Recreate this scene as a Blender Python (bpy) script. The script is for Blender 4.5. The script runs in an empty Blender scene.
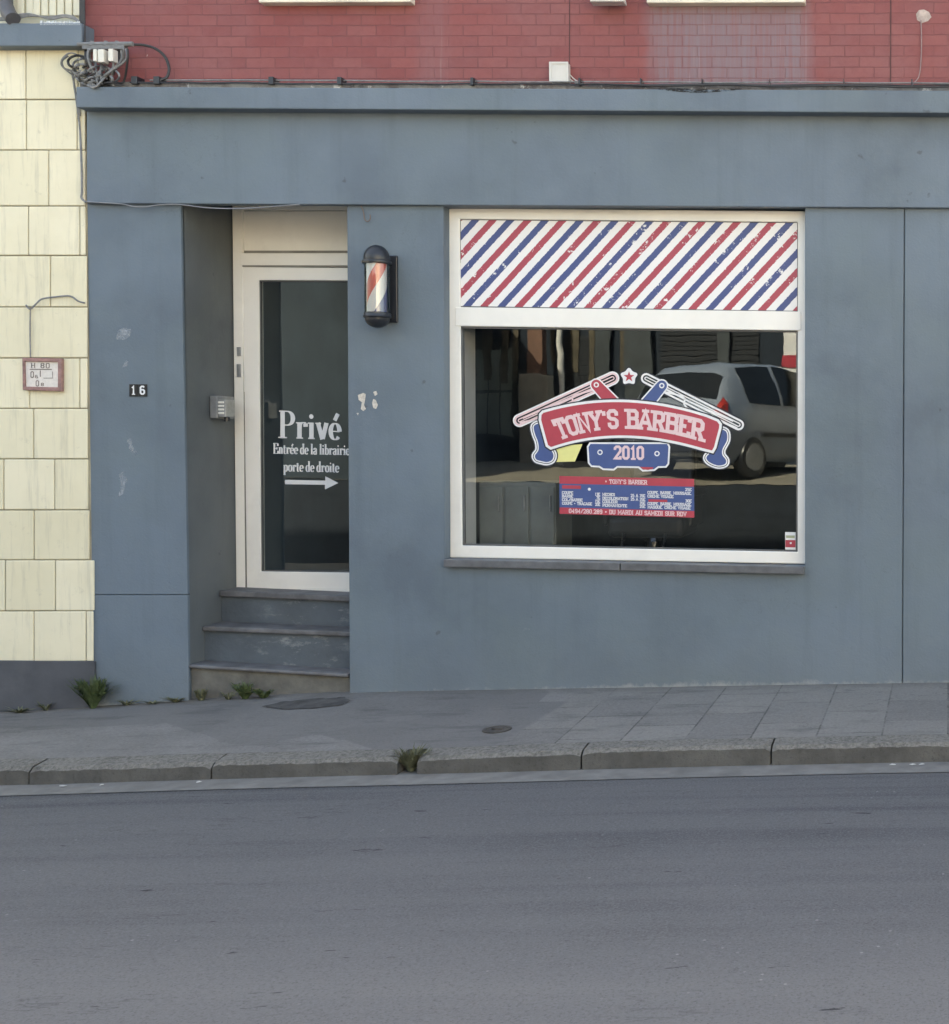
import bpy, math, random
from mathutils import Vector, Matrix
R = random.Random(7)
S = bpy.context.scene
COL = S.collection
W, H = 949, 1024

# ------------------------------------------------------------------ camera
FPX = 1317.0                       # focal length in pixels of the (cropped) photograph
EYE = Vector((0, -8.5, 1.56))
YAW, PITCH, ROLL = math.radians(1.6), math.radians(-2.0), 0.0063
_f = Vector((-math.sin(YAW) * math.cos(PITCH), math.cos(YAW) * math.cos(PITCH), math.sin(PITCH)))
_r = Vector((math.cos(YAW), math.sin(YAW), 0)).normalized()
_u = _r.cross(_f).normalized()
CR = (_r * math.cos(ROLL) + _u * math.sin(ROLL)).normalized()
CU = (_u * math.cos(ROLL) - _r * math.sin(ROLL)).normalized()
CF = _f
_y = Vector((0, 1, 0))
CX = 950 - FPX * _y.dot(CR) / _y.dot(CF)
CY = 444 + FPX * _y.dot(CU) / _y.dot(CF)


def F(px, py, y=0.0):
    """point where the sight line of photograph pixel (px, py) meets the plane at depth y"""
    d = CR * ((px - CX) / FPX) - CU * ((py - CY) / FPX) + CF
    return EYE + d * ((y - EYE.y) / d.y)


cam = bpy.data.cameras.new('camera')
co = bpy.data.objects.new('camera', cam)
COL.objects.link(co)
M = Matrix.Identity(4)
for i in range(3):
    M[i][0], M[i][1], M[i][2], M[i][3] = CR[i], CU[i], -CF[i], EYE[i]
co.matrix_world = M
cam.sensor_fit = 'AUTO'
cam.sensor_width = 36
cam.lens = 36 * FPX / 1024
cam.shift_x = (W / 2 - CX) / 1024
cam.shift_y = (CY - H / 2) / 1024
cam.clip_end = 3000
S.camera = co


# ------------------------------------------------------------------ mesh helpers
class G:
    def __init__(s):
        s.v, s.f = [], []

    def add(s, vs, fs):
        n = len(s.v)
        s.v += [Vector(v) for v in vs]
        s.f += [tuple(i + n for i in f) for f in fs]
        return s

    def face(s, pts):
        return s.add(pts, [tuple(range(len(pts)))])

    def prism(s, pts, d):
        """closed outline pts extruded by vector d"""
        n = len(pts)
        d = Vector(d)
        fs = [tuple(range(n)), tuple(range(2 * n - 1, n - 1, -1))]
        fs += [(i, i + n, (i + 1) % n + n, (i + 1) % n) for i in range(n)]
        return s.add(list(pts) + [Vector(p) + d for p in pts], fs)

    def pp(s, pix, y0, y1):
        """pixel outline on plane y0, pushed straight back to y1"""
        return s.prism([F(a, b, y0) for a, b in pix], (0, y1 - y0, 0))

    def ring(s, outer, inner, y0, y1, pts=False):
        o = outer if pts else [F(a, b, y0) for a, b in outer]
        i_ = inner if pts else [F(a, b, y0) for a, b in inner]
        d = Vector((0, y1 - y0, 0))
        n = len(o)
        v = list(o) + list(i_) + [p + d for p in o] + [p + d for p in i_]
        fs = []
        for k in range(n):
            j = (k + 1) % n
            fs += [(k, j, n + j, n + k), (2 * n + k, 3 * n + k, 3 * n + j, 2 * n + j),
                   (n + k, n + j, 3 * n + j, 3 * n + k), (k, 2 * n + k, 2 * n + j, j)]
        return s.add(v, fs)

    def box(s, a, b):
        x0, y0, z0 = a
        x1, y1, z1 = b
        v = [(x0, y0, z0), (x1, y0, z0), (x1, y1, z0), (x0, y1, z0), (x0, y0, z1), (x1, y0, z1), (x1, y1, z1), (x0, y1, z1)]
        return s.add(v, [(0, 3, 2, 1), (4, 5, 6, 7), (0, 1, 5, 4), (1, 2, 6, 5), (2, 3, 7, 6), (3, 0, 4, 7)])

    def tube(s, pts, r, n=8, caps=True):
        pts = [Vector(p) for p in pts]
        rs = r if isinstance(r, (list, tuple)) else [r] * len(pts)
        v, fs = [], []
        ref = None
        for k, p in enumerate(pts):
            t = (pts[min(k + 1, len(pts) - 1)] - pts[max(k - 1, 0)]).normalized()
            if ref is None:
                ref = t.orthogonal()
            a = (ref - t * ref.dot(t))
            a = a.normalized() if a.length > 1e-6 else t.orthogonal().normalized()
            ref = a
            b = t.cross(a)
            for q in range(n):
                an = 2 * math.pi * q / n
                v.append(p + (a * math.cos(an) + b * math.sin(an)) * rs[k])
        for k in range(len(pts) - 1):
            for q in range(n):
                fs.append((k * n + q, k * n + (q + 1) % n, (k + 1) * n + (q + 1) % n, (k + 1) * n + q))
        if caps:
            fs.append(tuple(range(n - 1, -1, -1)))
            fs.append(tuple(range((len(pts) - 1) * n, len(pts) * n)))
        return s.add(v, fs)

    def lathe(s, prof, c, ax=Vector((0, 0, 1)), n=32):
        """profile of (radius, height) turned about the axis ax through c"""
        ax = Vector(ax).normalized()
        a = ax.orthogonal().normalized()
        b = ax.cross(a)
        v, fs = [], []
        for r, h in prof:
            for q in range(n):
                an = 2 * math.pi * q / n
                v.append(Vector(c) + ax * h + (a * math.cos(an) + b * math.sin(an)) * r)
        for k in range(len(prof) - 1):
            for q in range(n):
                fs.append((k * n + q, k * n + (q + 1) % n, (k + 1) * n + (q + 1) % n, (k + 1) * n + q))
        fs.append(tuple(range(n - 1, -1, -1)))
        fs.append(tuple(range((len(prof) - 1) * n, len(prof) * n)))
        return s.add(v, fs)


BASE = {}


def spline(pts, n=8):
    pts = [Vector(p) for p in pts]
    out = []
    for i in range(len(pts) - 1):
        p0, p1, p2, p3 = pts[max(i - 1, 0)], pts[i], pts[i + 1], pts[min(i + 2, len(pts) - 1)]
        for k in range(n):
            t = k / n
            out.append(0.5 * ((2 * p1) + (p2 - p0) * t + (2 * p0 - 5 * p1 + 4 * p2 - p3) * t * t + (3 * p1 - p0 - 3 * p2 + p3) * t ** 3))
    out.append(pts[-1])
    return out


def obj(name, g, mat, parent=None, bevel=0, smooth=False, base=None, segs=2):
    me = bpy.data.meshes.new(name)
    if parent is not None:
        b = BASE[parent.name]
    elif base is not None:
        b = Vector(base)
    else:
        lo = Vector([min(v[i] for v in g.v) for i in range(3)])
        hi = Vector([max(v[i] for v in g.v) for i in range(3)])
        b = Vector(((lo.x + hi.x) / 2, (lo.y + hi.y) / 2, lo.z))
    me.from_pydata([v - b for v in g.v], [], g.f)
    me.materials.append(mat)
    me.validate()
    import bmesh
    bm = bmesh.new()
    bm.from_mesh(me)
    bmesh.ops.recalc_face_normals(bm, faces=bm.faces)
    bm.to_mesh(me)
    bm.free()
    if smooth:
        for p in me.polygons:
            p.use_smooth = True
    o = bpy.data.objects.new(name, me)
    COL.objects.link(o)
    BASE[o.name] = b
    if parent is not None:
        o.parent = parent
    else:
        o.location = b
    if bevel:
        m = o.modifiers.new('bevel', 'BEVEL')
        m.width = bevel
        m.segments = segs
        m.limit_method = 'ANGLE'
        m.harden_normals = False
    if smooth:
        m = o.modifiers.new('edge', 'EDGE_SPLIT')
        m.split_angle = math.radians(42)
    return o


def tag(o, label, cat, group=None):
    o['label'] = label
    o['category'] = cat
    if group:
        o['group'] = group
    return o


def thing(name, label, cat, loc, group=None):
    o = bpy.data.objects.new(name, None)
    o.empty_display_size = .1
    COL.objects.link(o)
    o.location = loc
    BASE[o.name] = Vector(loc)
    return tag(o, label, cat, group)


def struct(name, g, mat, bevel=0, kind='structure', smooth=False):
    o = obj(name, g, mat, bevel=bevel, base=(0, 0, 0), smooth=smooth)
    o['kind'] = kind
    return o


# ------------------------------------------------------------------ materials
def lin(c):
    return tuple(((x / 255) / 12.92 if x / 255 <= .04045 else ((x / 255 + .055) / 1.055) ** 2.4) for x in c) + (1,)


class NT:
    def __init__(s, name):
        s.m = bpy.data.materials.new(name)
        s.m.use_nodes = True
        s.t = s.m.node_tree
        s.t.nodes.clear()
        s.out = s.n('ShaderNodeOutputMaterial')
        s.tc = s.n('ShaderNodeTexCoord')
        s.co = s.tc.outputs['Object']

    def n(s, typ, ins=None, **props):
        nd = s.t.nodes.new(typ)
        for k, v in props.items():
            setattr(nd, k, v)
        for k, v in (ins or {}).items():
            if isinstance(v, bpy.types.NodeSocket):
                s.t.links.new(v, nd.inputs[k])
            else:
                nd.inputs[k].default_value = v
        return nd

    def math(s, op, a, b=0.0, c=None, clamp=False):
        d = {0: a, 1: b}
        if c is not None:
            d[2] = c
        return s.n('ShaderNodeMath', d, operation=op, use_clamp=clamp).outputs[0]

    def mix(s, fac, a, b):
        nd = s.n('ShaderNodeMix', data_type='RGBA')
        for sock, v in ((nd.inputs[0], fac), (nd.inputs[6], a), (nd.inputs[7], b)):
            if isinstance(v, bpy.types.NodeSocket):
                s.t.links.new(v, sock)
            else:
                sock.default_value = v
        return nd.outputs[2]

    def noise(s, scale, detail=4, rough=.55, stretch=None, off=(0, 0, 0)):
        v = s.co
        if stretch or off != (0, 0, 0):
            v = s.n('ShaderNodeMapping', {0: v, 'Scale': stretch or (1, 1, 1), 'Location': off}).outputs[0]
        return s.n('ShaderNodeTexNoise', {'Vector': v, 'Scale': scale, 'Detail': detail, 'Roughness': rough}).outputs[0]

    def ramp(s, x, lo, hi):
        nd = s.n('ShaderNodeMapRange', {0: x, 1: lo, 2: hi, 3: 0.0, 4: 1.0})
        nd.clamp = True
        return nd.outputs[0]

    def xyz(s):
        nd = s.n('ShaderNodeSeparateXYZ', {0: s.co})
        return nd.outputs

    def band(s, x, a, b, soft):
        return s.math('MULTIPLY', s.ramp(x, a - soft, a + soft), s.ramp(x, b + soft, b - soft))

    def fin(s, col, rough=.6, bump=None, bstr=.2, bdist=.01, spec=.5, metal=0.0, coat=0.0):
        p = s.n('ShaderNodeBsdfPrincipled', {'Base Color': col, 'Roughness': rough, 'Metallic': metal,
                                             'Specular IOR Level': spec, 'Coat Weight': coat})
        if bump is not None:
            b = s.n('ShaderNodeBump', {'Height': bump, 'Strength': bstr, 'Distance': bdist})
            s.t.links.new(b.outputs[0], p.inputs['Normal'])
        s.t.links.new(p.outputs[0], s.out.inputs[0])
        return s.m


def simple(name, c, rough=.5, var=.18, scale=9, bump=.1, bscale=60, metal=0.0, dirt=None, spec=.5, coat=0.0):
    """a base colour with mottling and fine relief; c is linear rgb"""
    t = NT(name)
    a = tuple(x * (1 - var) for x in c) + (1,)
    b = tuple(min(1, x * (1 + var)) for x in c) + (1,)
    col = t.mix(t.ramp(t.noise(scale, 6), .3, .7), a, b)
    if dirt:
        col = t.mix(t.math('MULTIPLY', t.ramp(t.noise(scale * .6, 8, .7, off=(3, 1, 7)), .52, .72), dirt), col, tuple(x * .3 for x in c) + (1,))
    return t.fin(col, rough, t.noise(bscale, 5), bump, .004, spec, metal, coat)


MATS = {}


def paint(name, c, dark=.76, floor_dirt=True):
    """old matt masonry paint over render: clouding, repaired patches, damp foot, small chips"""
    t = NT(name)
    x, y, z = t.xyz()
    base = tuple(c) + (1,)
    lo = tuple(v * dark for v in c) + (1,)
    hi = (c[0] * 1.06, c[1] * 1.05, c[2] * 1.02, 1)
    gr = (c[0] * .98, c[1] * .98, c[2] * .88, 1)
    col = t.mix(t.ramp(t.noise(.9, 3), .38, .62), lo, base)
    col = t.mix(t.math('MULTIPLY', t.ramp(t.noise(2.6, 5, .6, off=(5, 2, 1)), .42, .66), .6), col, hi)
    col = t.mix(t.math('MULTIPLY', t.ramp(t.noise(1.5, 4, .6, off=(1, 9, 4)), .45, .7), .6), col, gr)
    run = t.math('MULTIPLY', t.ramp(t.noise(1.0, 6, .65, stretch=(7, 7, .45), off=(2, 0, 8)), .52, .78), .34)
    col = t.mix(run, col, tuple(v * .55 for v in c) + (1,))
    sp = t.math('MULTIPLY', t.ramp(t.noise(11, 3, .5, off=(4, 4, 4)), .72, .76), .5)
    col = t.mix(sp, col, (.06, .065, .07, 1))
    ck = t.ramp(t.math('ABSOLUTE', t.math('SUBTRACT', t.noise(1.6, 7, .62, off=(6, 6, 2)), .5)), .0022, .0)
    col = t.mix(t.math('MULTIPLY', t.math('MULTIPLY', ck, t.ramp(t.noise(.7, 2, off=(0, 3, 3)), .52, .6)), .35), col, (.07, .075, .08, 1))
    wh = t.math('MULTIPLY', t.ramp(t.noise(6.5, 8, .75, off=(8, 1, 2)), .68, .78), .3)
    col = t.mix(wh, col, (.5, .52, .52, 1))
    if floor_dirt:
        xs_ = t.math('SUBTRACT', x, .72)
        z = t.math('SUBTRACT', z, t.math('MINIMUM', t.math('MULTIPLY', xs_, .046), t.math('MULTIPLY', xs_, .013)))
        n = t.noise(7, 7, .8, stretch=(1, 1, .8))
        h = t.math('ADD', z, t.math('MULTIPLY', t.math('SUBTRACT', n, .5), .5))
        col = t.mix(t.math('MULTIPLY', t.ramp(h, .42, .0), .22), col, (.19, .205, .2, 1))
        eff = t.math('MULTIPLY', t.ramp(t.math('ADD', z, t.math('MULTIPLY', t.math('SUBTRACT', n, .5), .16)), .0, -.03), .55)
        col = t.mix(eff, col, (.36, .36, .34, 1))
    bmp = t.math('ADD', t.math('MULTIPLY', t.noise(3.2, 6, .6), 1.0), t.math('MULTIPLY', t.noise(70, 4, .6), .22))
    return t.fin(col, .6, bmp, .42, .014, .35)


BLUE = (.136, .178, .220)
M_blue = paint('blue grey masonry paint', BLUE)
M_blue_hi = paint('blue grey fascia paint', (BLUE[0] * 1.03, BLUE[1] * 1.02, BLUE[2] * 1.03), floor_dirt=False)
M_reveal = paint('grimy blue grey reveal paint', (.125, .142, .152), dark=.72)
M_white = simple('white window plastic', (.78, .765, .72), .35, .03, 5, .03, 40, dirt=.10)
M_whitedirt = simple('dirty white door plastic', (.82, .80, .75), .4, .04, 3, .05, 40, dirt=.15)
M_stone = simple('grey bluestone', (.105, .11, .118), .6, .25, 14, .35, 70, dirt=.4)
M_stepstone = simple('worn grey step stone', (.125, .125, .13), .65, .3, 9, .4, 60, dirt=.5)
M_concrete = simple('rough concrete', (.20, .195, .175), .85, .25, 7, .6, 45, dirt=.5)
M_black = simple('black plastic', (.018, .021, .027), .35, .2, 8, .08, 60)
M_cable = simple('black cable sheath', (.03, .03, .032), .55, .2, 30, .05, 90)
M_cablegrey = simple('grey cable sheath', (.19, .195, .20), .55, .25, 30, .05, 90)
M_steel = simple('galvanised steel', (.32, .33, .34), .45, .25, 14, .1, 80, metal=.6)
M_greybox = simple('pale grey plastic', (.56, .55, .52), .5, .06, 9, .05, 60, dirt=.15)
M_red_v = simple('red vinyl', (.42, .045, .07), .4, .05, 20, .02, 80)
M_blue_v = simple('blue vinyl', (.045, .085, .235), .4, .05, 20, .02, 80)
M_navy_v = simple('dark navy vinyl', (.012, .018, .032), .4, .05, 20, .02, 80)
M_white_v = simple('white vinyl', (.72, .73, .74), .4, .03, 20, .02, 80)
M_pink_v = simple('pinkish white vinyl', (.70, .52, .54), .4, .05, 90, .02, 80)
M_plate = simple('enamel number plate', (.012, .012, .014), .3, .1, 20, .02, 60)
M_dark = simple('dark interior surface', (.045, .062, .078), .7, .3, 2, .1, 30)
M_hall = simple('hall wall', (.18, .225, .27), .7, .15, 2, .1, 30)
M_innerwall = simple('pale inner plaster', (.80, .81, .78), .7, .06, 4, .1, 40)
M_leather = simple('black leather', (.02, .022, .026), .35, .2, 12, .1, 90)
M_chrome = simple('chrome', (.55, .55, .56), .2, .05, 10, .02, 60, metal=1.0)
M_yellow = simple('yellow paper', (.70, .68, .27), .7, .05, 12, .05, 60)
M_leaf = simple('weed leaf', (.062, .092, .034), .6, .4, 30, .1, 90)
M_dryleaf = simple('dusty weed leaf', (.11, .115, .065), .7, .4, 30, .1, 90)
M_rust = simple('faded red iron', (.30, .17, .155), .7, .25, 30, .3, 90, dirt=.5)
M_enamel = simple('worn white enamel', (.70, .655, .61), .5, .08, 60, .1, 80, dirt=.2)
M_iron = simple('cast iron', (.075, .068, .062), .6, .35, 30, .5, 90, metal=.3)
M_paper = simple('crumpled white paper', (.5, .5, .48), .8, .05, 20, .1, 60)
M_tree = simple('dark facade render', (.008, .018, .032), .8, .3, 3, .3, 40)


def glass_mat(name, k, tint):
    t = NT(name)
    fr = t.n('ShaderNodeFresnel', {'IOR': 1.5}).outputs[0]
    fac = t.math('MULTIPLY', fr, k, clamp=True)
    wob = t.n('ShaderNodeBump', {'Height': t.noise(2.2, 2), 'Strength': .03, 'Distance': .02})
    gl = t.n('ShaderNodeBsdfGlossy', {'Color': (.84, .95, 1, 1), 'Roughness': .004})
    t.t.links.new(wob.outputs[0], gl.inputs['Normal'])
    tr = t.n('ShaderNodeBsdfTransparent', {'Color': tint})
    mx = t.n('ShaderNodeMixShader', {0: fac, 1: tr.outputs[0], 2: gl.outputs[0]})
    t.t.links.new(mx.outputs[0], t.out.inputs[0])
    return t.m


M_glass = glass_mat('window glass', 2.0, (.78, .80, .82, 1))
M_carglass = simple('dark car glass', (.012, .015, .017), .05, .1, 3, 0, 10)


def brick_mat(name, px_stain):
    t = NT(name)
    x, y, z = t.xyz()
    v = t.n('ShaderNodeCombineXYZ', {0: x, 1: z}).outputs[0]
    wob = t.n('ShaderNodeVectorMath', {0: v, 1: t.n('ShaderNodeVectorMath', {0: t.n('ShaderNodeTexNoise', {'Vector': s_co(t), 'Scale': 9.0}).outputs[1], 1: (.008, .008, 0)}, operation='MULTIPLY').outputs[0]}, operation='ADD').outputs[0]
    b = t.n('ShaderNodeTexBrick', {'Vector': wob, 'Color1': (.0, 0, 0, 1), 'Color2': (1, 1, 1, 1), 'Mortar': (.5, .5, .5, 1), 'Scale': 1.0,
                                   'Mortar Size': .0045, 'Mortar Smooth': .4, 'Bias': 0.0, 'Brick Width': .19, 'Row Height': .0685})
    b.offset = .5
    red = t.mix(t.n('ShaderNodeRGBToBW', {0: b.outputs[0]}).outputs[0], (.226, .066, .066, 1), (.262, .085, .082, 1))
    red = t.mix(t.math('MULTIPLY', t.ramp(t.noise(1.3, 5, .6), .4, .68), .75), red, (.245, .11, .112, 1))
    red = t.mix(t.math('MULTIPLY', t.ramp(t.noise(22, 5, .7), .45, .8), .35), red, (.17, .05, .055, 1))
    red = t.mix(t.math('MULTIPLY', b.outputs['Fac'], t.ramp(t.noise(2.5, 4, .6, off=(4, 0, 1)), .3, .6)), red, (.185, .068, .07, 1))
    for (x0, x1, zt, zb, amt) in px_stain:
        xw = t.math('ADD', x, t.math('MULTIPLY', t.math('SUBTRACT', t.noise(3.5, 5, .65, off=(1, 1, 6)), .5), .16))
        m = t.math('MULTIPLY', t.band(xw, x0, x1, .05), t.band(z, zb, zt, .05))
        m = t.math('MULTIPLY', m, t.math('SUBTRACT', 1.0, t.math('MULTIPLY', b.outputs['Fac'], .45)))
        st = t.ramp(t.noise(1.0, 5, .7, stretch=(26, 1, 1.1)), .34, .62)
        m2 = t.math('MULTIPLY', m, t.math('MULTIPLY_ADD', st, .6, .42))
        red = t.mix(t.math('MULTIPLY', m2, amt), red, (.21, .155, .175, 1))
        st2 = t.ramp(t.noise(1.0, 3, .6, stretch=(38, 1, .7), off=(7, 0, 3)), .62, .72)
        red = t.mix(t.math('MULTIPLY', t.math('MULTIPLY', m, st2), amt * .8), red, (.46, .41, .42, 1))
    wh = t.ramp(t.noise(9, 3, .5, off=(2, 5, 2)), .775, .79)
    red = t.mix(t.math('MULTIPLY', wh, .6), red, (.6, .56, .55, 1))
    hh = t.math('SUBTRACT', t.math('MULTIPLY', t.noise(60, 5), .35), b.outputs['Fac'])
    return t.fin(red, .72, hh, .6, .007, .3)


def s_co(t):
    return t.co


# ------------------------------------------------------------------ lettering: hand drawn stroke alphabets
SLAB = {  # block capitals: width, strokes, slab feet
    'A': (.66, [[(0, 0), (.33, 1), (.66, 0)], [(.14, .32), (.52, .32)]], [(0, 0), (.66, 0), (.33, 1)]),
    'B': (.6, [[(.08, 0), (.08, 1), (.44, 1), (.56, .88), (.56, .63), (.46, .53), (.08, .53)], [(.46, .53), (.58, .42), (.58, .12), (.46, 0), (.08, 0)]], [(.02, 0), (.02, 1)]),
    'C': (.58, [[(.56, .72), (.56, .86), (.42, 1), (.18, 1), (.04, .86), (.04, .14), (.18, 0), (.42, 0), (.56, .14), (.56, .28)]], []),
    'D': (.6, [[(.08, 0), (.08, 1), (.42, 1), (.56, .86), (.56, .14), (.42, 0), (.08, 0)]], [(.02, 0), (.02, 1)]),
    'E': (.56, [[(.54, .76), (.54, 1), (.08, 1), (.08, 0), (.54, 0), (.54, .24)], [(.08, .5), (.38, .5)]], [(.02, 0), (.02, 1)]),
    'F': (.54, [[(.52, .76), (.52, 1), (.08, 1), (.08, 0)], [(.08, .5), (.38, .5)]], [(.08, 0), (.02, 1)]),
    'G': (.6, [[(.56, .72), (.56, .86), (.42, 1), (.18, 1), (.04, .86), (.04, .14), (.18, 0), (.42, 0), (.56, .14), (.56, .42), (.34, .42)]], []),
    'H': (.62, [[(.08, 0), (.08, 1)], [(.54, 0), (.54, 1)], [(.08, .5), (.54, .5)]], [(.08, 0), (.08, 1), (.54, 0), (.54, 1)]),
    'I': (.24, [[(.12, 0), (.12, 1)]], [(.12, 0), (.12, 1)]),
    'J': (.5, [[(.42, 1), (.42, .14), (.3, 0), (.14, 0), (.02, .14), (.02, .3)]], [(.42, 1)]),
    'K': (.62, [[(.08, 0), (.08, 1)], [(.56, 1), (.1, .45)], [(.22, .58), (.58, 0)]], [(.08, 0), (.08, 1), (.56, 1), (.58, 0)]),
    'L': (.54, [[(.08, 1), (.08, 0), (.52, 0), (.52, .26)]], [(.08, 1), (.02, 0)]),
    'M': (.78, [[(.06, 0), (.06, 1), (.39, .3), (.72, 1), (.72, 0)]], [(.06, 0), (.72, 0), (.02, 1), (.76, 1)]),
    'N': (.66, [[(.08, 0), (.08, 1), (.58, 0), (.58, 1)]], [(.08, 0), (.02, 1), (.58, 1)]),
    'O': (.6, [[(.18, 0), (.04, .14), (.04, .86), (.18, 1), (.42, 1), (.56, .86), (.56, .14), (.42, 0), (.18, 0), (.04, .14)]], []),
    'P': (.58, [[(.08, 0), (.08, 1), (.42, 1), (.56, .88), (.56, .56), (.42, .44), (.08, .44)]], [(.08, 0), (.02, 1)]),
    'Q': (.6, [[(.18, 0), (.04, .14), (.04, .86), (.18, 1), (.42, 1), (.56, .86), (.56, .14), (.42, 0), (.18, 0), (.04, .14)], [(.34, .24), (.56, -.08)]], []),
    'R': (.62, [[(.08, 0), (.08, 1), (.42, 1), (.55, .88), (.55, .6), (.42, .48), (.08, .48)], [(.34, .48), (.58, 0)]], [(.08, 0), (.02, 1), (.6, 0)]),
    'S': (.56, [[(.52, .7), (.52, .88), (.4, 1), (.16, 1), (.04, .88), (.04, .64), (.16, .53), (.4, .49), (.52, .38), (.52, .12), (.4, 0), (.16, 0), (.04, .12), (.04, .3)]], []),
    'T': (.6, [[(.02, .72), (.02, 1), (.58, 1), (.58, .72)], [(.3, 1), (.3, 0)]], [(.3, 0)]),
    'U': (.6, [[(.06, 1), (.06, .14), (.2, 0), (.4, 0), (.54, .14), (.54, 1)]], [(.06, 1), (.54, 1)]),
    'V': (.62, [[(.02, 1), (.31, 0), (.6, 1)]], [(.04, 1), (.58, 1)]),
    'X': (.62, [[(.04, 0), (.58, 1)], [(.04, 1), (.58, 0)]], [(.04, 0), (.58, 0), (.04, 1), (.58, 1)]),
    'Y': (.62, [[(.02, 1), (.31, .48), (.6, 1)], [(.31, .48), (.31, 0)]], [(.04, 1), (.58, 1), (.31, 0)]),
    '0': (.54, [[(.18, 0), (.05, .14), (.05, .86), (.18, 1), (.36, 1), (.49, .86), (.49, .14), (.36, 0), (.18, 0), (.05, .14)]], []),
    '1': (.36, [[(.04, .78), (.2, 1), (.2, 0)]], [(.2, 0)]),
    '2': (.54, [[(.04, .72), (.04, .88), (.16, 1), (.38, 1), (.5, .88), (.5, .62), (.05, .0), (.5, 0), (.5, .2)]], []),
    '3': (.52, [[(.04, .84), (.16, 1), (.36, 1), (.48, .88), (.48, .64), (.36, .52), (.2, .52)], [(.36, .52), (.48, .4), (.48, .12), (.36, 0), (.16, 0), (.04, .16)]], []),
    '4': (.56, [[(.4, 0), (.4, 1), (.04, .3), (.54, .3)]], [(.4, 0)]),
    '5': (.52, [[(.46, 1), (.08, 1), (.08, .58), (.36, .58), (.48, .46), (.48, .12), (.36, 0), (.16, 0), (.04, .14)]], []),
    '6': (.54, [[(.46, .86), (.36, 1), (.18, 1), (.05, .86), (.05, .14), (.18, 0), (.36, 0), (.49, .14), (.49, .42), (.36, .56), (.05, .56)]], []),
    '7': (.5, [[(.02, .8), (.02, 1), (.48, 1), (.2, 0)]], []),
    '8': (.54, [[(.18, .53), (.06, .64), (.06, .88), (.18, 1), (.36, 1), (.48, .88), (.48, .64), (.36, .53), (.18, .53), (.05, .4), (.05, .12), (.18, 0), (.36, 0), (.49, .12), (.49, .4), (.36, .53)]], []),
    '9': (.54, [[(.08, .14), (.18, 0), (.36, 0), (.49, .14), (.49, .86), (.36, 1), (.18, 1), (.05, .86), (.05, .58), (.18, .44), (.49, .44)]], []),
    "'": (.2, [[(.1, 1.02), (.1, .74)]], []),
    ',': (.2, [[(.12, .06), (.06, -.14)]], []), '.': (.2, [[(.1, 0), (.1, .1)]], []),
    '/': (.4, [[(.04, 0), (.36, 1)]], []), '+': (.5, [[(.05, .5), (.45, .5)], [(.25, .3), (.25, .7)]], []),
    '-': (.4, [[(.05, .5), (.35, .5)]], []), '*': (.4, [[(.05, .35), (.35, .65)], [(.05, .65), (.35, .35)], [(.2, .28), (.2, .72)]], []),
    ' ': (.34, [], []),
}


def _arc(cx, cy, rx, ry, a0, a1, n=14):
    return [(cx + rx * math.cos(math.radians(a0 + (a1 - a0) * k / n)), cy + ry * math.sin(math.radians(a0 + (a1 - a0) * k / n))) for k in range(n + 1)]


SERIF = {  # condensed fat-and-thin roman
    'P': (.62, [[(.14, 0), (.14, 1)], [(.14, .98), (.32, .98)] + _arc(.32, .73, .22, .25, 85, -85) + [(.14, .48)]], [(.14, 0, .34), (.1, 1, .2)]),
    'E': (.62, [[(.14, 0), (.14, 1)], [(.14, .98), (.54, .98)], [(.14, .5), (.42, .5)], [(.14, .02), (.56, .02)], [(.54, .98), (.54, .74)], [(.56, .02), (.57, .28)], [(.42, .4), (.42, .6)]], [(.1, 0, .2), (.1, 1, .2)]),
    'r': (.42, [[(.13, 0), (.13, .6)], _arc(.29, .4, .16, .19, 175, 60), [(.36, .56), (.37, .44)]], [(.14, 0, .26), (.06, .6, .14)]),
    'i': (.27, [[(.13, 0), (.13, .6)]], [(.13, 0, .26), (.06, .6, .14)]),
    'v': (.46, [[(.07, .6), (.24, 0)], [(.25, .02), (.4, .6)]], [(.08, .6, .22), (.4, .6, .16)]),
    'e': (.44, [_arc(.23, .3, .17, .29, 0, 360, 22)[:1] + [(.06, .31)], _arc(.23, .3, .17, .29, 0, 320, 24)], []),
    'n': (.5, [[(.12, 0), (.12, .6)], _arc(.25, .4, .13, .19, 170, 0, 10) + [(.38, 0)]], [(.12, 0, .22), (.38, 0, .22), (.06, .6, .14)]),
    't': (.33, [[(.14, .8), (.14, .12)] + _arc(.23, .11, .09, .1, 180, 320, 8), [(.02, .59), (.29, .59)]], []),
    'd': (.5, [[(.38, 1), (.38, 0)], _arc(.22, .3, .16, .29, 60, 300, 18)], [(.32, 1, .14), (.43, 0, .14)]),
    'l': (.27, [[(.13, 0), (.13, 1)]], [(.13, 0, .26), (.07, 1, .14)]),
    'a': (.46, [[(.08, .44)] + _arc(.21, .44, .13, .15, 160, 0, 10) + [(.34, .08), (.42, .02)], [(.34, .35)] + _arc(.2, .16, .13, .15, 100, 300, 12) + [(.34, .12)]], []),
    'b': (.5, [[(.12, 1), (.12, 0)], _arc(.28, .3, .16, .29, 120, -120, 18)], [(.06, 1, .14)]),
    'p': (.5, [[(.12, .6), (.12, -.34)], _arc(.28, .3, .16, .29, 120, -120, 18)], [(.12, -.34, .26), (.06, .6, .14)]),
    'o': (.48, [_arc(.24, .3, .18, .29, 0, 360, 26)], []),
    ' ': (.22, [], []),
}
SERIF['é'] = (SERIF['e'][0], SERIF['e'][1] + [[(.21, .7), (.34, .95)]], [])


def text_width(s, font, gap):
    return sum(font[c][0] + gap for c in s) - gap


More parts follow.
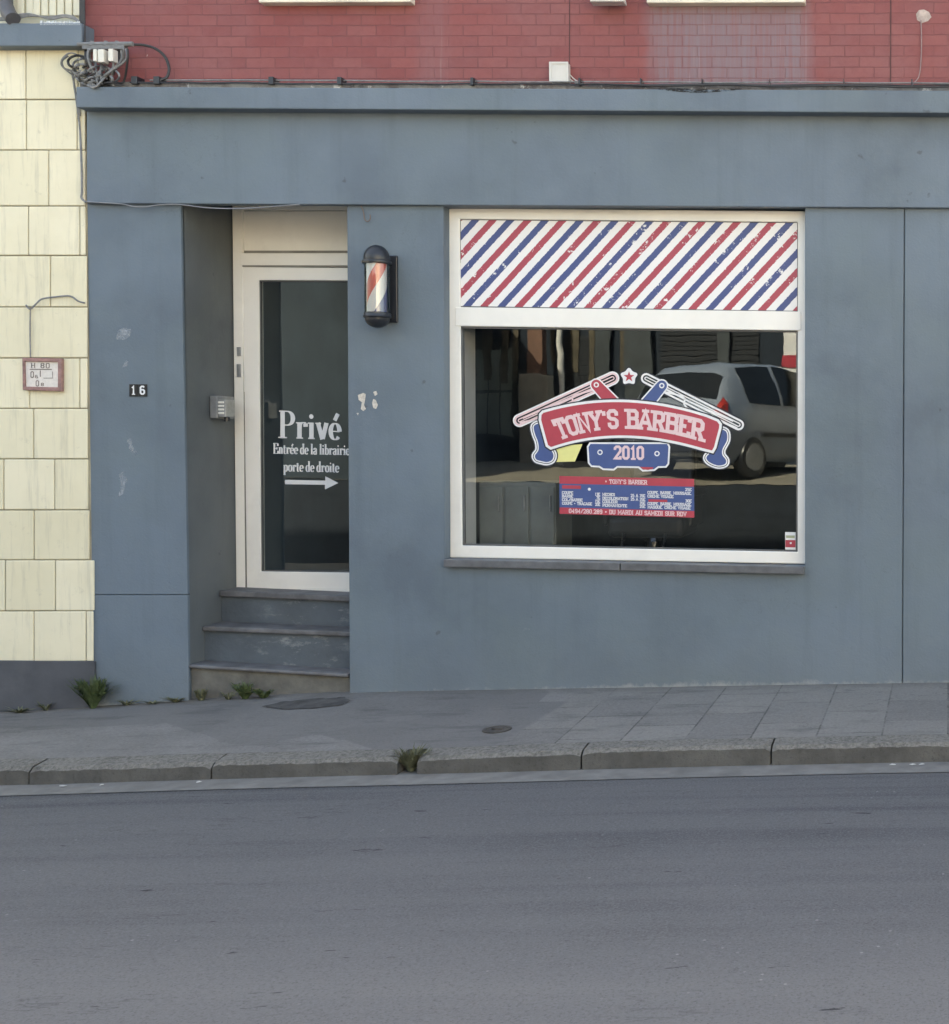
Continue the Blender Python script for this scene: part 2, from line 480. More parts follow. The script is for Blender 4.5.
def write(g, s, font, mp, y, pen=.17, thin=None, gap=.1, slab=.13):
    """draw string s; mp(u, v) gives the pixel of text coordinates in cap heights; strokes lie at depth y"""
    u0, k = 0.0, [0]

    def P(u, v, i=0):
        return F(*mp(u, v), y - .00004 * (k[0] % 30) - .000015 * i)

    def stroke(pts):
        pts = [Vector((a + u0, b)) for a, b in pts]
        closed = (pts[0] - pts[-1]).length < 1e-4
        L, Rr = [], []
        for i, p in enumerate(pts):
            a = pts[i] - pts[i - 1] if i > 0 else (pts[-1] - pts[-2] if closed else pts[1] - pts[0])
            b = pts[i + 1] - pts[i] if i < len(pts) - 1 else (pts[1] - pts[0] if closed else a)
            a, b = a.normalized(), b.normalized()
            t = (a + b)
            t = t.normalized() if t.length > .1 else a
            nrm = Vector((-t.y, t.x))
            if thin is None:
                w = pen
            else:
                w = thin + (pen - thin) * abs(t.y) ** 1.7
            c = max(.5, nrm.dot(Vector((-a.y, a.x))))
            L.append(p + nrm * w / 2 / c)
            Rr.append(p - nrm * w / 2 / c)
        v = [P(q.x, q.y, i) for i, q in enumerate(L)] + [P(q.x, q.y, i) for i, q in enumerate(Rr)]
        n = len(pts)
        g.add(v, [(i, i + 1, n + i + 1, n + i) for i in range(n - 1)])
        k[0] += 1

    for c in s:
        w, strokes, feet = font[c]
        for st in strokes:
            stroke(st)
        for ft in feet:
            hl = (ft[2] if len(ft) > 2 else pen * 1.9) / 2
            th = slab if thin is None else thin * 1.15
            vv = ft[1]
            lo, hi = (vv - .0 * th, vv + th) if vv <= .01 else (vv - th, vv)
            if thin is None and vv > .9:
                lo, hi = vv - th + pen / 2, vv + pen / 2
            if thin is None and vv <= .01:
                lo, hi = vv - pen / 2, vv + th - pen / 2
            a = u0 + ft[0]
            g.face([P(a - hl, lo), P(a + hl, lo), P(a + hl, hi), P(a - hl, hi)])
            k[0] += 1
        if c == 'i':
            g.face([P(u0 + .125 + .085 * math.cos(q * math.pi / 8), .82 + .085 * math.sin(q * math.pi / 8)) for q in range(16)])
        u0 += w + gap


def line_map(x0, y0, x1, y1, hgt, s, font, gap):
    """text s set between pixels (x0,y0) and (x1,y1) on the baseline, hgt pixels tall"""
    tw = text_width(s, font, gap)
    return lambda u, v: (x0 + (x1 - x0) * u / tw, y0 + (y1 - y0) * u / tw - v * hgt)


def lerp(a, b, t):
    return a + (b - a) * t


# ------------------------------------------------------------------ ground
def prof(pix, y):
    return [(F(a, b, y).x, F(a, b, y).z) for a, b in pix]


P_base = prof([(0, 713), (94, 706), (188, 700.5), (350, 692), (475, 690), (690, 686.5), (903, 683), (949, 682.5)], 0)
P_kerb = prof([(0, 768), (28, 767), (211, 762.5), (392, 758), (475, 756), (582, 749.5), (770, 746), (949, 742)], -1.55)
P_gut = prof([(0, 787), (28, 786), (211, 780), (392, 775.5), (475, 774), (582, 770.5), (770, 766), (949, 762)], -1.55)


def at(P, x):
    if x <= P[0][0]:
        return P[0][1] + (x - P[0][0]) * .028
    if x >= P[-1][0]:
        return P[-1][1] + (x - P[-1][0]) * .02
    for (a, za), (b, zb) in zip(P, P[1:]):
        if a <= x <= b:
            return lerp(za, zb, (x - a) / (b - a))


def fit(P):   # smooth the hand-read profile so that the kerb is not kinked
    def f(x):
        return sum(at(P, x + d) for d in (-.5, -.25, 0, .25, .5)) / 5
    return f


zb_, zk_, zg_ = fit(P_base), fit(P_kerb), fit(P_gut)
KW = .165                                # kerb stone width


def z_pave(x, y):                        # y 0 .. -(1.55-KW)
    t = -y / 1.55
    return lerp(zb_(x), zk_(x), t)


def sheet(g, zf, x0, x1, ys, nx):
    n = len(ys)
    v, fs = [], []
    for i in range(nx + 1):
        x = lerp(x0, x1, i / nx)
        for y in ys:
            v.append((x, y, zf(x, y)))
    for i in range(nx):
        for j in range(n - 1):
            fs.append((i * n + j, i * n + j + 1, (i + 1) * n + j + 1, (i + 1) * n + j))
    g.add(v, fs)


def asphalt(name, c):
    t = NT(name)
    x, y, z = t.xyz()
    lo, hi = tuple(v * .86 for v in c) + (1,), tuple(v * 1.12 for v in c) + (1,)
    col = t.mix(t.ramp(t.noise(1.1, 5, .6), .35, .65), lo, hi)
    # dark oily margin along the gutter, paler wheel-worn lane further out
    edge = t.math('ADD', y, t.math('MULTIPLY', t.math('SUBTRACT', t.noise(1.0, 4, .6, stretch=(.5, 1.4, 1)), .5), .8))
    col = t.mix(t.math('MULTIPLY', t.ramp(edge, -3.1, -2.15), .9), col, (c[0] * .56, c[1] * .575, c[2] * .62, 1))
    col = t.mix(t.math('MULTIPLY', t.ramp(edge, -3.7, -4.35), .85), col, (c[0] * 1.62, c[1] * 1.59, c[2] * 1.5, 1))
    bandn = t.noise(1.0, 5, .65, stretch=(.10, 2.6, 1))
    col = t.mix(t.math('MULTIPLY', t.ramp(bandn, .42, .58), .65), col, (c[0] * 1.3, c[1] * 1.29, c[2] * 1.26, 1))
    col = t.mix(t.math('MULTIPLY', t.ramp(t.noise(105, 3, .65), .44, .64), .5), col, tuple(v * 1.7 for v in c) + (1,))
    col = t.mix(t.math('MULTIPLY', t.ramp(t.noise(88, 4, .75, off=(1, 1, 0)), .52, .70), .6), col, tuple(v * .5 for v in c) + (1,))
    vor = t.n('ShaderNodeTexVoronoi', {'Vector': t.co, 'Scale': 17.0}).outputs[0]
    pale = t.math('MULTIPLY', t.ramp(vor, .12, .07), t.ramp(t.noise(4, 3), .56, .66))
    col = t.mix(t.math('MULTIPLY', pale, .55), col, (.32, .32, .31, 1))
    pits = t.ramp(t.noise(1.0, 4, .7, stretch=(3.6, 13, 1), off=(3, 3, 0)), .672, .72)
    col = t.mix(t.math('MULTIPLY', pits, .8), col, (.014, .015, .018, 1))
    crk = t.ramp(t.math('ABSOLUTE', t.math('SUBTRACT', t.noise(1.0, 6, .6, stretch=(.35, 1.6, 1), off=(9, 3, 0)), .5)), .004, .0)
    col = t.mix(t.math('MULTIPLY', t.math('MULTIPLY', crk, t.ramp(t.noise(.9, 2), .5, .62)), .35), col, (.03, .03, .033, 1))
    bmp = t.math('SUBTRACT', t.math('MULTIPLY', t.noise(60, 4, .75), .8), t.math('MULTIPLY', pits, 1.2))
    return t.fin(col, .85, bmp, .14, .004, .2)


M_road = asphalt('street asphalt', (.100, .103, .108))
M_gutter = simple('concrete gutter', (.165, .165, .158), .85, .2, 8, .5, 90, dirt=.35)
def kerb_mat():
    t = NT('worn kerb concrete')
    c = (.118, .115, .107)
    col = t.mix(t.ramp(t.noise(4, 6, .65), .35, .65), tuple(v * .72 for v in c) + (1,), tuple(v * 1.1 for v in c) + (1,))
    up = t.n('ShaderNodeSeparateXYZ', {0: t.n('ShaderNodeNewGeometry').outputs['Normal']}).outputs[2]
    worn = t.math('MULTIPLY', t.ramp(up, .3, .8), t.ramp(t.noise(48, 5, .75), .34, .6))
    col = t.mix(t.math('MULTIPLY', worn, .8), col, (.24, .232, .21, 1))           # aggregate laid bare on the trodden top
    col = t.mix(t.math('MULTIPLY', t.ramp(t.noise(55, 4, .7, off=(2, 1, 0)), .55, .7), .55), col, (.05, .05, .047, 1))
    col = t.mix(t.math('MULTIPLY', t.ramp(t.noise(1.0, 5, .7, stretch=(9, 9, 1.5), off=(2, 3, 0)), .55, .7), .45), col, (.07, .068, .06, 1))
    return t.fin(col, .88, t.noise(60, 6, .75), .7, .008, .2)


M_kerb = kerb_mat()


def pave_mat():
    t = NT('pavement slabs and tar patches')
    x, y, z = t.xyz()
    c = (.172, .168, .162)
    col = t.mix(t.ramp(t.noise(1.7, 6, .65), .35, .65), tuple(v * .85 for v in c) + (1,), tuple(v * 1.15 for v in c) + (1,))
    # slab region on the right, cast surface on the left
    v = t.n('ShaderNodeCombineXYZ', {0: y, 1: x}).outputs[0]
    b = t.n('ShaderNodeTexBrick', {'Vector': v, 'Color1': (0, 0, 0, 1), 'Color2': (1, 1, 1, 1), 'Mortar': (.5, .5, .5, 1), 'Scale': 1.0,
                                   'Mortar Size': .006, 'Mortar Smooth': .3, 'Brick Width': .52, 'Row Height': .36})
    slab = t.ramp(t.math('ADD', x, t.math('MULTIPLY', y, -.1)), -2.36, -2.33)
    bw = t.n('ShaderNodeRGBToBW', {0: b.outputs[0]}).outputs[0]
    col2 = t.mix(bw, tuple(q * .78 for q in c) + (1,), (c[0] * 1.2, c[1] * 1.2, c[2] * 1.14, 1))
    col = t.mix(t.math('MULTIPLY', slab, .7), col, col2)
    jn = t.math('MULTIPLY', t.math('MULTIPLY', slab, b.outputs['Fac']), t.ramp(t.noise(2.4, 5, .7), .40, .56))
    col = t.mix(t.math('MULTIPLY', jn, .85), col, (.045, .045, .045, 1))
    crack = t.ramp(t.math('ABSOLUTE', t.math('SUBTRACT', t.noise(1.3, 6, .62, off=(3, 0, 0)), .5)), .006, .0)
    cl = t.math('MULTIPLY', t.math('MULTIPLY', crack, t.ramp(t.noise(.8, 2), .5, .6)), .6)
    col = t.mix(cl, col, (.05, .05, .05, 1))
    col = t.mix(t.math('MULTIPLY', t.ramp(t.noise(70, 3, .7), .42, .7), .45), col, tuple(v * 1.6 for v in c) + (1,))
    col = t.mix(t.math('MULTIPLY', t.ramp(t.noise(36, 5, .75, off=(1, 2, 0)), .52, .72), .55), col, tuple(v * .5 for v in c) + (1,))
    cell = t.n('ShaderNodeTexVoronoi', {'Vector': t.n('ShaderNodeMapping', {0: t.co, 'Scale': (.9, 1.1, 1)}).outputs[0], 'Scale': 1.0, 'Randomness': 1.0}, distance='MANHATTAN')
    cv_ = t.n('ShaderNodeRGBToBW', {0: cell.outputs['Color']}).outputs[0]
    col = t.mix(t.math('MULTIPLY', t.math('MULTIPLY', t.ramp(cv_, .45, .75), .5), t.math('SUBTRACT', 1.0, slab)), col, (.115, .114, .114, 1))
    blot = t.math('MULTIPLY', t.ramp(t.noise(2.2, 6, .7, stretch=(.7, 2.2, 1), off=(7, 1, 0)), .54, .66), .5)
    col = t.mix(blot, col, (.075, .075, .076, 1))
    soil = t.math('MULTIPLY', t.ramp(t.math('ADD', y, t.math('MULTIPLY', t.noise(5, 6, .7), .34)), .06, .17), t.ramp(x, -4.6, -5.2))
    col = t.mix(t.math('MULTIPLY', soil, .8), col, (.15, .13, .10, 1))
    seam = t.math('MULTIPLY', t.band(y, -1.402, -1.372, .008), t.ramp(t.noise(2.6, 4, .7, off=(0, 5, 0)), .42, .56))
    col = t.mix(t.math('MULTIPLY', seam, .75), col, (.05, .05, .045, 1))
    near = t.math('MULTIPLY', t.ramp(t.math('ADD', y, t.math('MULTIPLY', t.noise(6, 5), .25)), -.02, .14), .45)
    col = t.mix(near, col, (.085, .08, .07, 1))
    bmp = t.math('SUBTRACT', t.math('MULTIPLY', t.noise(120, 3, .7), .5), jn)
    return t.fin(col, .85, bmp, .5, .006, .3)


X0, X1 = -16.0, 10.0
g = G()
ys = [.12 - .06 * k for k in range(2)] + [-.1 * k for k in range(14)] + [-(1.55 - KW) + .0]
sheet(g, lambda x, y: z_pave(x, y), X0, X1, ys, 130)
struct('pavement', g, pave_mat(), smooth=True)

# kerb stones laid end to end
g = G()
joints = [F(px, 760, -1.55).x for px in (28, 211, 416, 581, 771)]
d = joints[1] - joints[0]
xs = [joints[0] - d * k for k in range(13, 0, -1)] + joints + [joints[-1] + 1.02 * k for k in range(1, 8)]
for a, b in zip(xs, xs[1:]):
    o1, o2 = R.uniform(-.006, .006), R.uniform(-.004, .004)
    a2, b2 = a + .005, b - .005
    if abs(b - joints[2]) < .01:
        b2 -= .1                       # the gap where a tuft grows
    n_ = max(2, int((b2 - a2) / .03))
    v = []
    for i in range(n_ + 1):
        x = lerp(a2, b2, i / n_)
        e = .012 if i in (0, n_) else 0
        c1, c2 = R.uniform(0, .007) + e, R.uniform(0, .006) + e
        v += [(x, -1.55 + o1, zg_(x) - .15), (x, -1.55 + o1 + .006, zk_(x) + o2 - .018 - c1), (x, -1.55 + o1 + .026 + c2, zk_(x) + o2 - .002 - e * .4 + R.uniform(-.002, .001)),
              (x, -1.55 + KW - .012, z_pave(x, -1.55 + KW) + .005 - e * .3 + R.uniform(-.001, .002)), (x, -1.55 + KW, z_pave(x, -1.55 + KW) - .006), (x, -1.55 + KW, zg_(x) - .15)]
    fs = [(0, 1, 2, 3, 4, 5), tuple(n_ * 6 + q for q in (5, 4, 3, 2, 1, 0))]
    fs += [(i * 6 + q, (i + 1) * 6 + q, (i + 1) * 6 + q + 1, i * 6 + q + 1) for i in range(n_) for q in range(5)]
    g.add(v, fs)
struct('kerb', g, M_kerb)

g = G()
sheet(g, lambda x, y: zg_(x) + .004, X0, X1, [-1.40, -1.55, -1.77 + .0], 130)
struct('gutter', g, M_gutter, smooth=True)
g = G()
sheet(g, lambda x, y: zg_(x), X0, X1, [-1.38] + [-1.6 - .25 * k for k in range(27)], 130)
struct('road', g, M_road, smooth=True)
g = G()
g.face([(-900, -900, -1.2), (900, -900, -1.2), (900, 900, -1.2), (-900, 900, -1.2)])
struct('ground', g, simple('earth', (.12, .11, .09), .9, .3, .02, .2, 3))
# tar patch by the steps, slightly proud of the pavement
g = G()
pp_ = [(262, 707), (285, 702), (318, 699), (344, 698), (352, 701), (340, 706), (312, 709), (280, 710)]
pts = []
pp_ = [(a + R.uniform(-2.2, 2.2), b + R.uniform(-.45, .45)) for (a0, b0), (a1, b1) in zip(pp_, pp_[1:] + pp_[:1]) for k in range(6) for a, b in [(lerp(a0, a1, k / 6), lerp(b0, b1, k / 6))]]
for a, b in pp_:
    lo, hi = -1.3, .05
    for _ in range(40):
        m = (lo + hi) / 2
        p = F(a, b, m)
        if p.z > z_pave(p.x, m):
            lo = m
        else:
            hi = m
    pts.append(Vector((p.x, p.y, z_pave(p.x, p.y) + .005)))
g.face(pts)
struct('tar_patch', g, simple('old tar', (.082, .080, .078), .95, .35, 12, .6, 90, spec=.15))


def on_pave(px, py):
    lo, hi = -6.0, .1
    for _ in range(50):
        m = (lo + hi) / 2
        p = F(px, py, m)
        zz = z_pave(p.x, m) if m > -1.55 else zg_(p.x)
        if p.z > zz:
            lo = m
        else:
            hi = m
    return Vector((p.x, p.y, zz))


# ------------------------------------------------------------------ the barber shop building
BX = Vector((-2.4, 0, 0))
shop = thing('shop_building', 'red brick house with blue grey shopfront, striped barber window and recessed white door', 'building', BX)
LINT = 204.5
RD = .60                      # depth of the door recess
zbot = -.6


def down(p, z=zbot):
    return Vector((p.x, p.y, z))


# left pilaster (with a joint low down)
TH = .02
g = G()
pl = [F(87, 203), F(180.5, 203), F(187.5, 594.7), F(91.5, 594.7)]
g.prism(pl, (0, .03, 0))
pl2 = [F(91.5, 595.1, .002), F(187.5, 595.1, .002), F(188.5, 705, .003), F(95, 705, .003)]
g.prism([pl2[0], pl2[1], down(pl2[2]), down(pl2[3])], (0, .03, 0))
obj('pilaster', g, M_blue, shop, bevel=.006)
# left and hidden right cheeks of the recess and its ceiling
g = G()
g.add([F(180.4, 190) + Vector((.0, .034, 0)), down(F(188.4, 705)) + Vector((.0, .034, 0)), down(F(188.4, 705)) + Vector((.0, RD + .1, 0)), F(180.4, 190) + Vector((.0, RD + .1, 0))],
      [(0, 1, 2, 3)])
d_ = Vector((-.05, 0, 0))
g.add([v + d_ for v in g.v[:4]], [(0, 3, 2, 1)])
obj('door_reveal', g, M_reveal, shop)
# wall round the display window
hole = [(443.5, 206), (805, 206), (805, 566), (444.5, 562)]
A = [F(347, 203), F(904, 203), F(902, 690), F(349.5, 700)]
A[2], A[3] = down(A[2]), down(A[3])
g = G()
g.ring(A, [F(a, b) for a, b in hole], 0, .25, pts=True)
obj('wall', g, M_blue, shop, bevel=.006)
xr = 8.6
g = G()
p1, p2 = F(904.8, 207, .004), F(902.8, 690, .004)
g.prism([p1, Vector((xr, .004, p1.z)), Vector((xr, .004, zbot)), down(p2)], (0, .24, 0))
obj('wall', g, M_blue, shop, bevel=.005)
g = G()
g.pp([(902, 203), (908, 203), (907, 700), (899, 700)], .03, .2)
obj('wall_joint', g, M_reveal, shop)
# fascia and cornice
fl, fr_ = F(86.5, 108, -.035), F(949, 113, -.035)
fb, fbr = F(86.5, 203.2, -.035), F(949, 207.8, -.035)


def ext(a, b, x):
    return a + (b - a) * ((x - a.x) / (b.x - a.x))


g = G()
g.prism([ext(fl, fr_, fl.x), ext(fl, fr_, xr), ext(fb, fbr, xr), fb], (0, .065, 0))
obj('fascia', g, M_blue_hi, shop, bevel=.006)
ca, cb = F(76, 86.5, -.14), F(949, 90.5, -.14)
da, db = F(76, 107.5, -.14), F(949, 113, -.14)
g = G()
g.prism([ca, ext(ca, cb, xr), ext(da, db, xr), da], (0, .17, 0))
obj('cornice', g, M_blue_hi, shop, bevel=.007)
# ragged mortar flashing on top of the cornice
g = G()
N = 220
top, bot = [], []
for k in range(N + 1):
    px = lerp(80, 1100, k / N)
    yy = 86.5 + (px - 76) * .0046
    top.append(F(px, yy - 3.2 - 2.2 * R.random(), -.07))
    bot.append(F(px, yy + 4, -.07))
for k in range(N):
    q = [top[k], top[k + 1], bot[k + 1], bot[k]]
    g.add(q + [v + Vector((0, .085, 0)) for v in q], [(0, 1, 2, 3), (0, 4, 5, 1)])
t = NT('weathered mortar fillet')
c_ = t.mix(t.ramp(t.noise(5, 6, .7), .4, .62), (.20, .20, .19, 1), (.10, .085, .082, 1))
c_ = t.mix(t.ramp(t.noise(9, 5, .7, off=(2, 2, 2)), .6, .66), c_, (.45, .45, .43, 1))
c_ = t.mix(t.ramp(t.noise(3.2, 5, .7, off=(5, 2, 2)), .6, .68), c_, (.025, .025, .025, 1))
tg = NT('black crusted grime')
tg_a = tg.ramp(tg.noise(14, 6, .75, stretch=(1, 1, 2.5)), .44, .54)
tp = tg.n('ShaderNodeBsdfPrincipled', {'Base Color': (.02, .02, .02, 1), 'Roughness': .9, 'Alpha': tg_a})
tg.t.links.new(tp.outputs[0], tg.out.inputs[0])
gg = G()
for k in range(12):
    a0, a1 = lerp(655, 742, k / 12), lerp(655, 742, (k + 1) / 12)
    w0, w1 = 3.6 * math.sin(math.pi * k / 12) + .4, 3.6 * math.sin(math.pi * (k + 1) / 12) + .4
    gg.face([F(a0, 88.2, -.142), F(a1, 88.6, -.142), F(a1, 88.8 + w1, -.142), F(a0, 88.6 + w0, -.142)])
obj('grime', gg, tg.m, shop)
obj('flashing', g, t.fin(c_, .85, t.noise(40, 5), .6, .01), shop)
# brick upper storey with two windows above the frame of the photograph
bw_y = .02
LB = F(82, 86, bw_y).x
zc = F(500, 96, bw_y).z
ZT = 9.4


def upx(px):
    return F(px, 3, bw_y).x


sz = F(500, 6, bw_y).z
wins = [(upx(264), upx(415), F(264, 6, bw_y).z), (upx(649), upx(806), F(649, 6.5, bw_y).z)]
xl = LB
g = G()
# bands: below sills, between windows, above
zs0 = min(w[2] for w in wins) + .03
g.box((xl, bw_y, zc - .12), (xr, .32, zs0))
ztop = zs0 + 1.75
cuts = [xl] + [c for w in wins for c in (w[0] + .05, w[1] - .05)] + [xr]
for a, b in ((cuts[0], cuts[1]), (cuts[2], cuts[3]), (cuts[4], cuts[5])):
    g.box((a, bw_y, zs0), (b, .32, ztop))
g.box((xl, bw_y, ztop), (xr, .32, ZT))
sx = lambda px: F(px, 40, bw_y).x - BX.x
stains = [(sx(649), sx(807), F(700, -6, bw_y).z, F(700, 92, bw_y).z, 1.0), (sx(416), sx(446), F(430, -4, bw_y).z, F(430, 92, bw_y).z, .22)]
M_brick = brick_mat('painted red brick', stains)
obj('upper_wall', g, M_brick, shop)
for (a, b, zz) in wins:
    g = G()
    x0_, x1_ = a + .05, b - .05
    g.ring([Vector((x0_, .1, zs0)), Vector((x1_, .1, zs0)), Vector((x1_, .1, ztop)), Vector((x0_, .1, ztop))],
           [Vector((x0_ + .07, .1, zs0 + .12)), Vector((x1_ - .07, .1, zs0 + .12)), Vector((x1_ - .07, .1, ztop - .07)), Vector((x0_ + .07, .1, ztop - .07))], .1, .17, pts=True)
    fr = obj('window', g, M_white, shop, bevel=.004)
    g = G()
    g.face([Vector((x0_ + .06, .14, zs0 + .1)), Vector((x1_ - .06, .14, zs0 + .1)), Vector((x1_ - .06, .14, ztop - .06)), Vector((x0_ + .06, .14, ztop - .06))])
    obj('pane', g, M_carglass, fr)
    g = G()
    g.box((a, -.05, zz), (b, .12, zz + .09))
    obj('sill', g, simple('stained cream sill', (.72, .67, .56), .6, .1, 6, .2, 40, dirt=.35), fr, bevel=.006)
# vertical joints in the brickwork (painted expansion joint and old wiring line)
MJ = simple('dark joint', (.085, .036, .038), .8, .2)
for q in ([(890.3, -40), (891.5, -40), (891.1, 84), (890, 84)], [(569.2, -40), (570.0, -40), (569.8, 64), (569, 64)]):
    obj('brick_joint', G().pp(q, bw_y - .003, bw_y + .01), MJ, shop)
# body of the house behind the facade
g = G()
yb = 8.0
g.box((xl, .32, F(400, 190, .3).z + .35), (xr, yb, ZT))
g.box((xl, yb - .2, zbot), (xr, yb, F(400, 190, .3).z + .35))
g.box((xl, .35, zbot), (xl + .12, yb - .2, F(400, 190, .3).z + .35))
g.box((xr - .12, .25, zbot), (xr, yb - .2, F(400, 190, .3).z + .35))
obj('rear_walls', g, simple('rear render', (.3, .28, .25), .8), shop)
g = G()
g.box((xl - .1, -.25, ZT), (xr + .1, yb + .2, ZT + .18))
obj('roof', g, M_stone, shop)
# shop room
rx0, rx1 = F(452, 300, .3).x - .02, F(830, 300, .3).x + 1.2
zf, zc2 = .45, F(500, 195, .3).z + .02
g = G()
v = [(rx0, .26, zf), (rx1, .26, zf), (rx1, 4.6, zf), (rx0, 4.6, zf), (rx0, .26, zc2), (rx1, .26, zc2), (rx1, 4.6, zc2), (rx0, 4.6, zc2)]
g.add(v, [(0, 1, 2, 3), (4, 7, 6, 5), (1, 5, 6, 2), (2, 6, 7, 3), (3, 7, 4, 0)])
obj('interior_wall', g, M_dark, shop)
g = G()
a_, b_ = F(461, 320, .2), F(461, 560, .2)
g.prism([Vector((a_.x, .252, b_.z - .2)), Vector((a_.x, .46, b_.z - .2)), Vector((a_.x, .46, a_.z + .2)), Vector((a_.x, .252, a_.z + .2))], (-.02, 0, 0))
obj('inner_reveal', g, M_innerwall, shop)

# ---- display window
YW = .10
g = G()
OUT = [(448, 208), (806, 211), (806, 564), (450, 557.5)]
MIDL, MIDR = (459, 307.5), (797.5, 312.5)
g.ring(OUT, [(459.5, 219), (797.8, 222), (797.6, 552), (462, 545.5)], YW, YW + .07)
disp = obj('display_window', g, M_white, shop, bevel=.006, segs=3)
g = G()
g.pp([(455, 307), (801, 311.5), (801, 330.5), (455, 326)], YW - .006, YW + .05)
obj('transom', g, M_white, disp, bevel=.005, segs=3)
g = G()    # thin glazing bead round the pane
g.ring([(459.8, 326), (797.9, 330.2), (797.7, 552.3), (461.8, 546)], [(462.2, 328.2), (796.2, 332.2), (796, 550.4), (464, 543.8)], YW + .012, YW + .05)
obj('glazing_bead', g, simple('dark rubber seal', (.10, .10, .10), .6), disp)
YG = YW + .035
g = G()
g.face([F(455, 322, YG), F(802, 326, YG), F(802, 556, YG), F(456, 552, YG)])
obj('pane', g, M_glass, disp)
# backing behind the frame's top panel, with the striped film on it
t = NT('striped film red white blue')
x, y, z = t.xyz()
pA, pB = F(459, 219, YW), F(797, 222, YW)
per = 35.2 / 338 * (pB - pA).length
q = t.math('SUBTRACT', x, t.math('MULTIPLY', z, .93))
q = t.math('DIVIDE', q, per)
fr1 = t.math('FRACT', t.math('ADD', q, 40.475))
wob = t.math('MULTIPLY', t.math('SUBTRACT', t.noise(90, 3), .5), .05)
fr1 = t.math('ADD', fr1, wob)
blue_m = t.math('LESS_THAN', t.math('ABSOLUTE', t.math('SUBTRACT', fr1, .25)), .118)
red_m = t.math('LESS_THAN', t.math('ABSOLUTE', t.math('SUBTRACT', fr1, .75)), .118)
scr = t.math('MULTIPLY', t.math('GREATER_THAN', t.noise(30, 7, .75, off=(3, 0, 1)), .585), t.math('GREATER_THAN', t.noise(3.4, 3, .6, off=(1, 0, 4)), .50))
keep = t.math('SUBTRACT', 1.0, scr)
col = t.mix(t.math('MULTIPLY', blue_m, keep), (.76, .75, .74, 1), (.045, .068, .20, 1))
col = t.mix(t.math('MULTIPLY', red_m, keep), col, (.38, .048, .075, 1))
M_stripe = t.fin(col, .4)
g = G()
g.pp([(456, 214), (801, 217), (801, 318), (456, 315)], YW + .016, YW + .03)
obj('striped_panel', g, M_stripe, disp)
g = G()
g.ring([(459.0, 218.4), (798.4, 221.4), (798.4, 312), (459, 307.3)], [(460.4, 219.8), (797.2, 222.8), (797.2, 310.8), (460.4, 306)], YW + .010, YW + .02)
obj('panel_bead', g, simple('dark rubber seal', (.10, .10, .10), .6), disp)
# stone sill in two lengths
for (a, b) in ((443.5, 619.5), (620.5, 804)):
    g = G()
    yt = lambda px: 560.5 + (px - 443) * .0205
    pf = [F(a, yt(a) - 1, -.05), F(b, yt(b) - 1, -.05), F(b, yt(b) + 6.5, -.05), F(a, yt(a) + 6.5, -.05)]
    pf[0].z, pf[1].z = pf[0].z, pf[1].z
    g.prism(pf, (0, .165, 0))
    obj('sill', g, M_stone, disp, bevel=.004)

# ---- door
YD = RD
g = G()
OD = [(232, 204), (396, 204), (392, 594), (236.5, 591)]
g.ring([(232, 202), (396, 202), (393, 592.8), (236.2, 591.2)], [(242, 210), (386, 210), (383, 590), (245.5, 589.5)], YD, YD + .08)
door = obj('door', g, M_whitedirt, shop, bevel=.004)
g = G()
g.pp([(240, 253), (389, 253), (389, 265.4), (240, 265.2)], YD - .004, YD + .06)
obj('door_transom', g, M_whitedirt, door, bevel=.004)
g = G()
g.pp([(241, 208), (388, 208), (388, 254), (241, 254)], YD + .03, YD + .05)
obj('top_panel', g, M_whitedirt, door)
g = G()  # dark gasket strips standing in for the shadowed grooves of panel and leaf
g.ring([(241, 208.5), (388, 208.5), (388, 253), (241, 253)], [(243, 211), (386, 211), (386, 250.6), (243, 250.6)], YD + .022, YD + .04)
g.pp([(241, 265.2), (388, 265.4), (388, 267), (241, 266.8)], YD + .001, YD + .05)
g.pp([(240.2, 266), (242.2, 266), (246.2, 590), (244.4, 590)], YD + .001, YD + .05)
obj('rebate_shadow_line', g, simple('painted rebate shadow', (.22, .21, .19), .7), door)
g = G()
g.ring([(242.6, 267), (386, 268), (384, 590), (246.8, 589.2)], [(258.5, 280), (368, 280.5), (367.5, 573), (260.5, 571.5)], YD + .006, YD + .07)
leaf = obj('door_leaf', g, M_whitedirt, door, bevel=.004)
g = G()
g.ring([(258, 279.5), (369, 280), (368.5, 573.6), (260, 572)], [(259.8, 281.4), (367, 281.8), (366.8, 571.6), (261.6, 570.2)], YD + .02, YD + .05)
obj('glazing_bead', g, simple('dark rubber seal', (.10, .10, .10), .6), door)
YP = YD + .04
g = G()
g.face([F(254, 276, YP), F(372, 276, YP), F(371, 577, YP), F(256, 575, YP)])
obj('pane', g, glass_mat('door glass', 2.0, (.6, .66, .68, 1)), door)
for yy0, yy1 in ((347, 356), (364, 377)):
    g = G()
    g.pp([(236.5, yy0), (240, yy0), (240.3, yy1), (236.8, yy1)], YD - .012, YD)
    obj('hinge', g, M_steel, door, bevel=.002)
g = G()
g.pp([(373, 420), (377, 420), (377, 446), (373, 446)], YD - .012, YD + .006)
g.tube([F(375, 430, YD - .01), F(375, 430, YD - .05), F(363, 430.5, YD - .05)], .009)
obj('handle', g, M_steel, door)
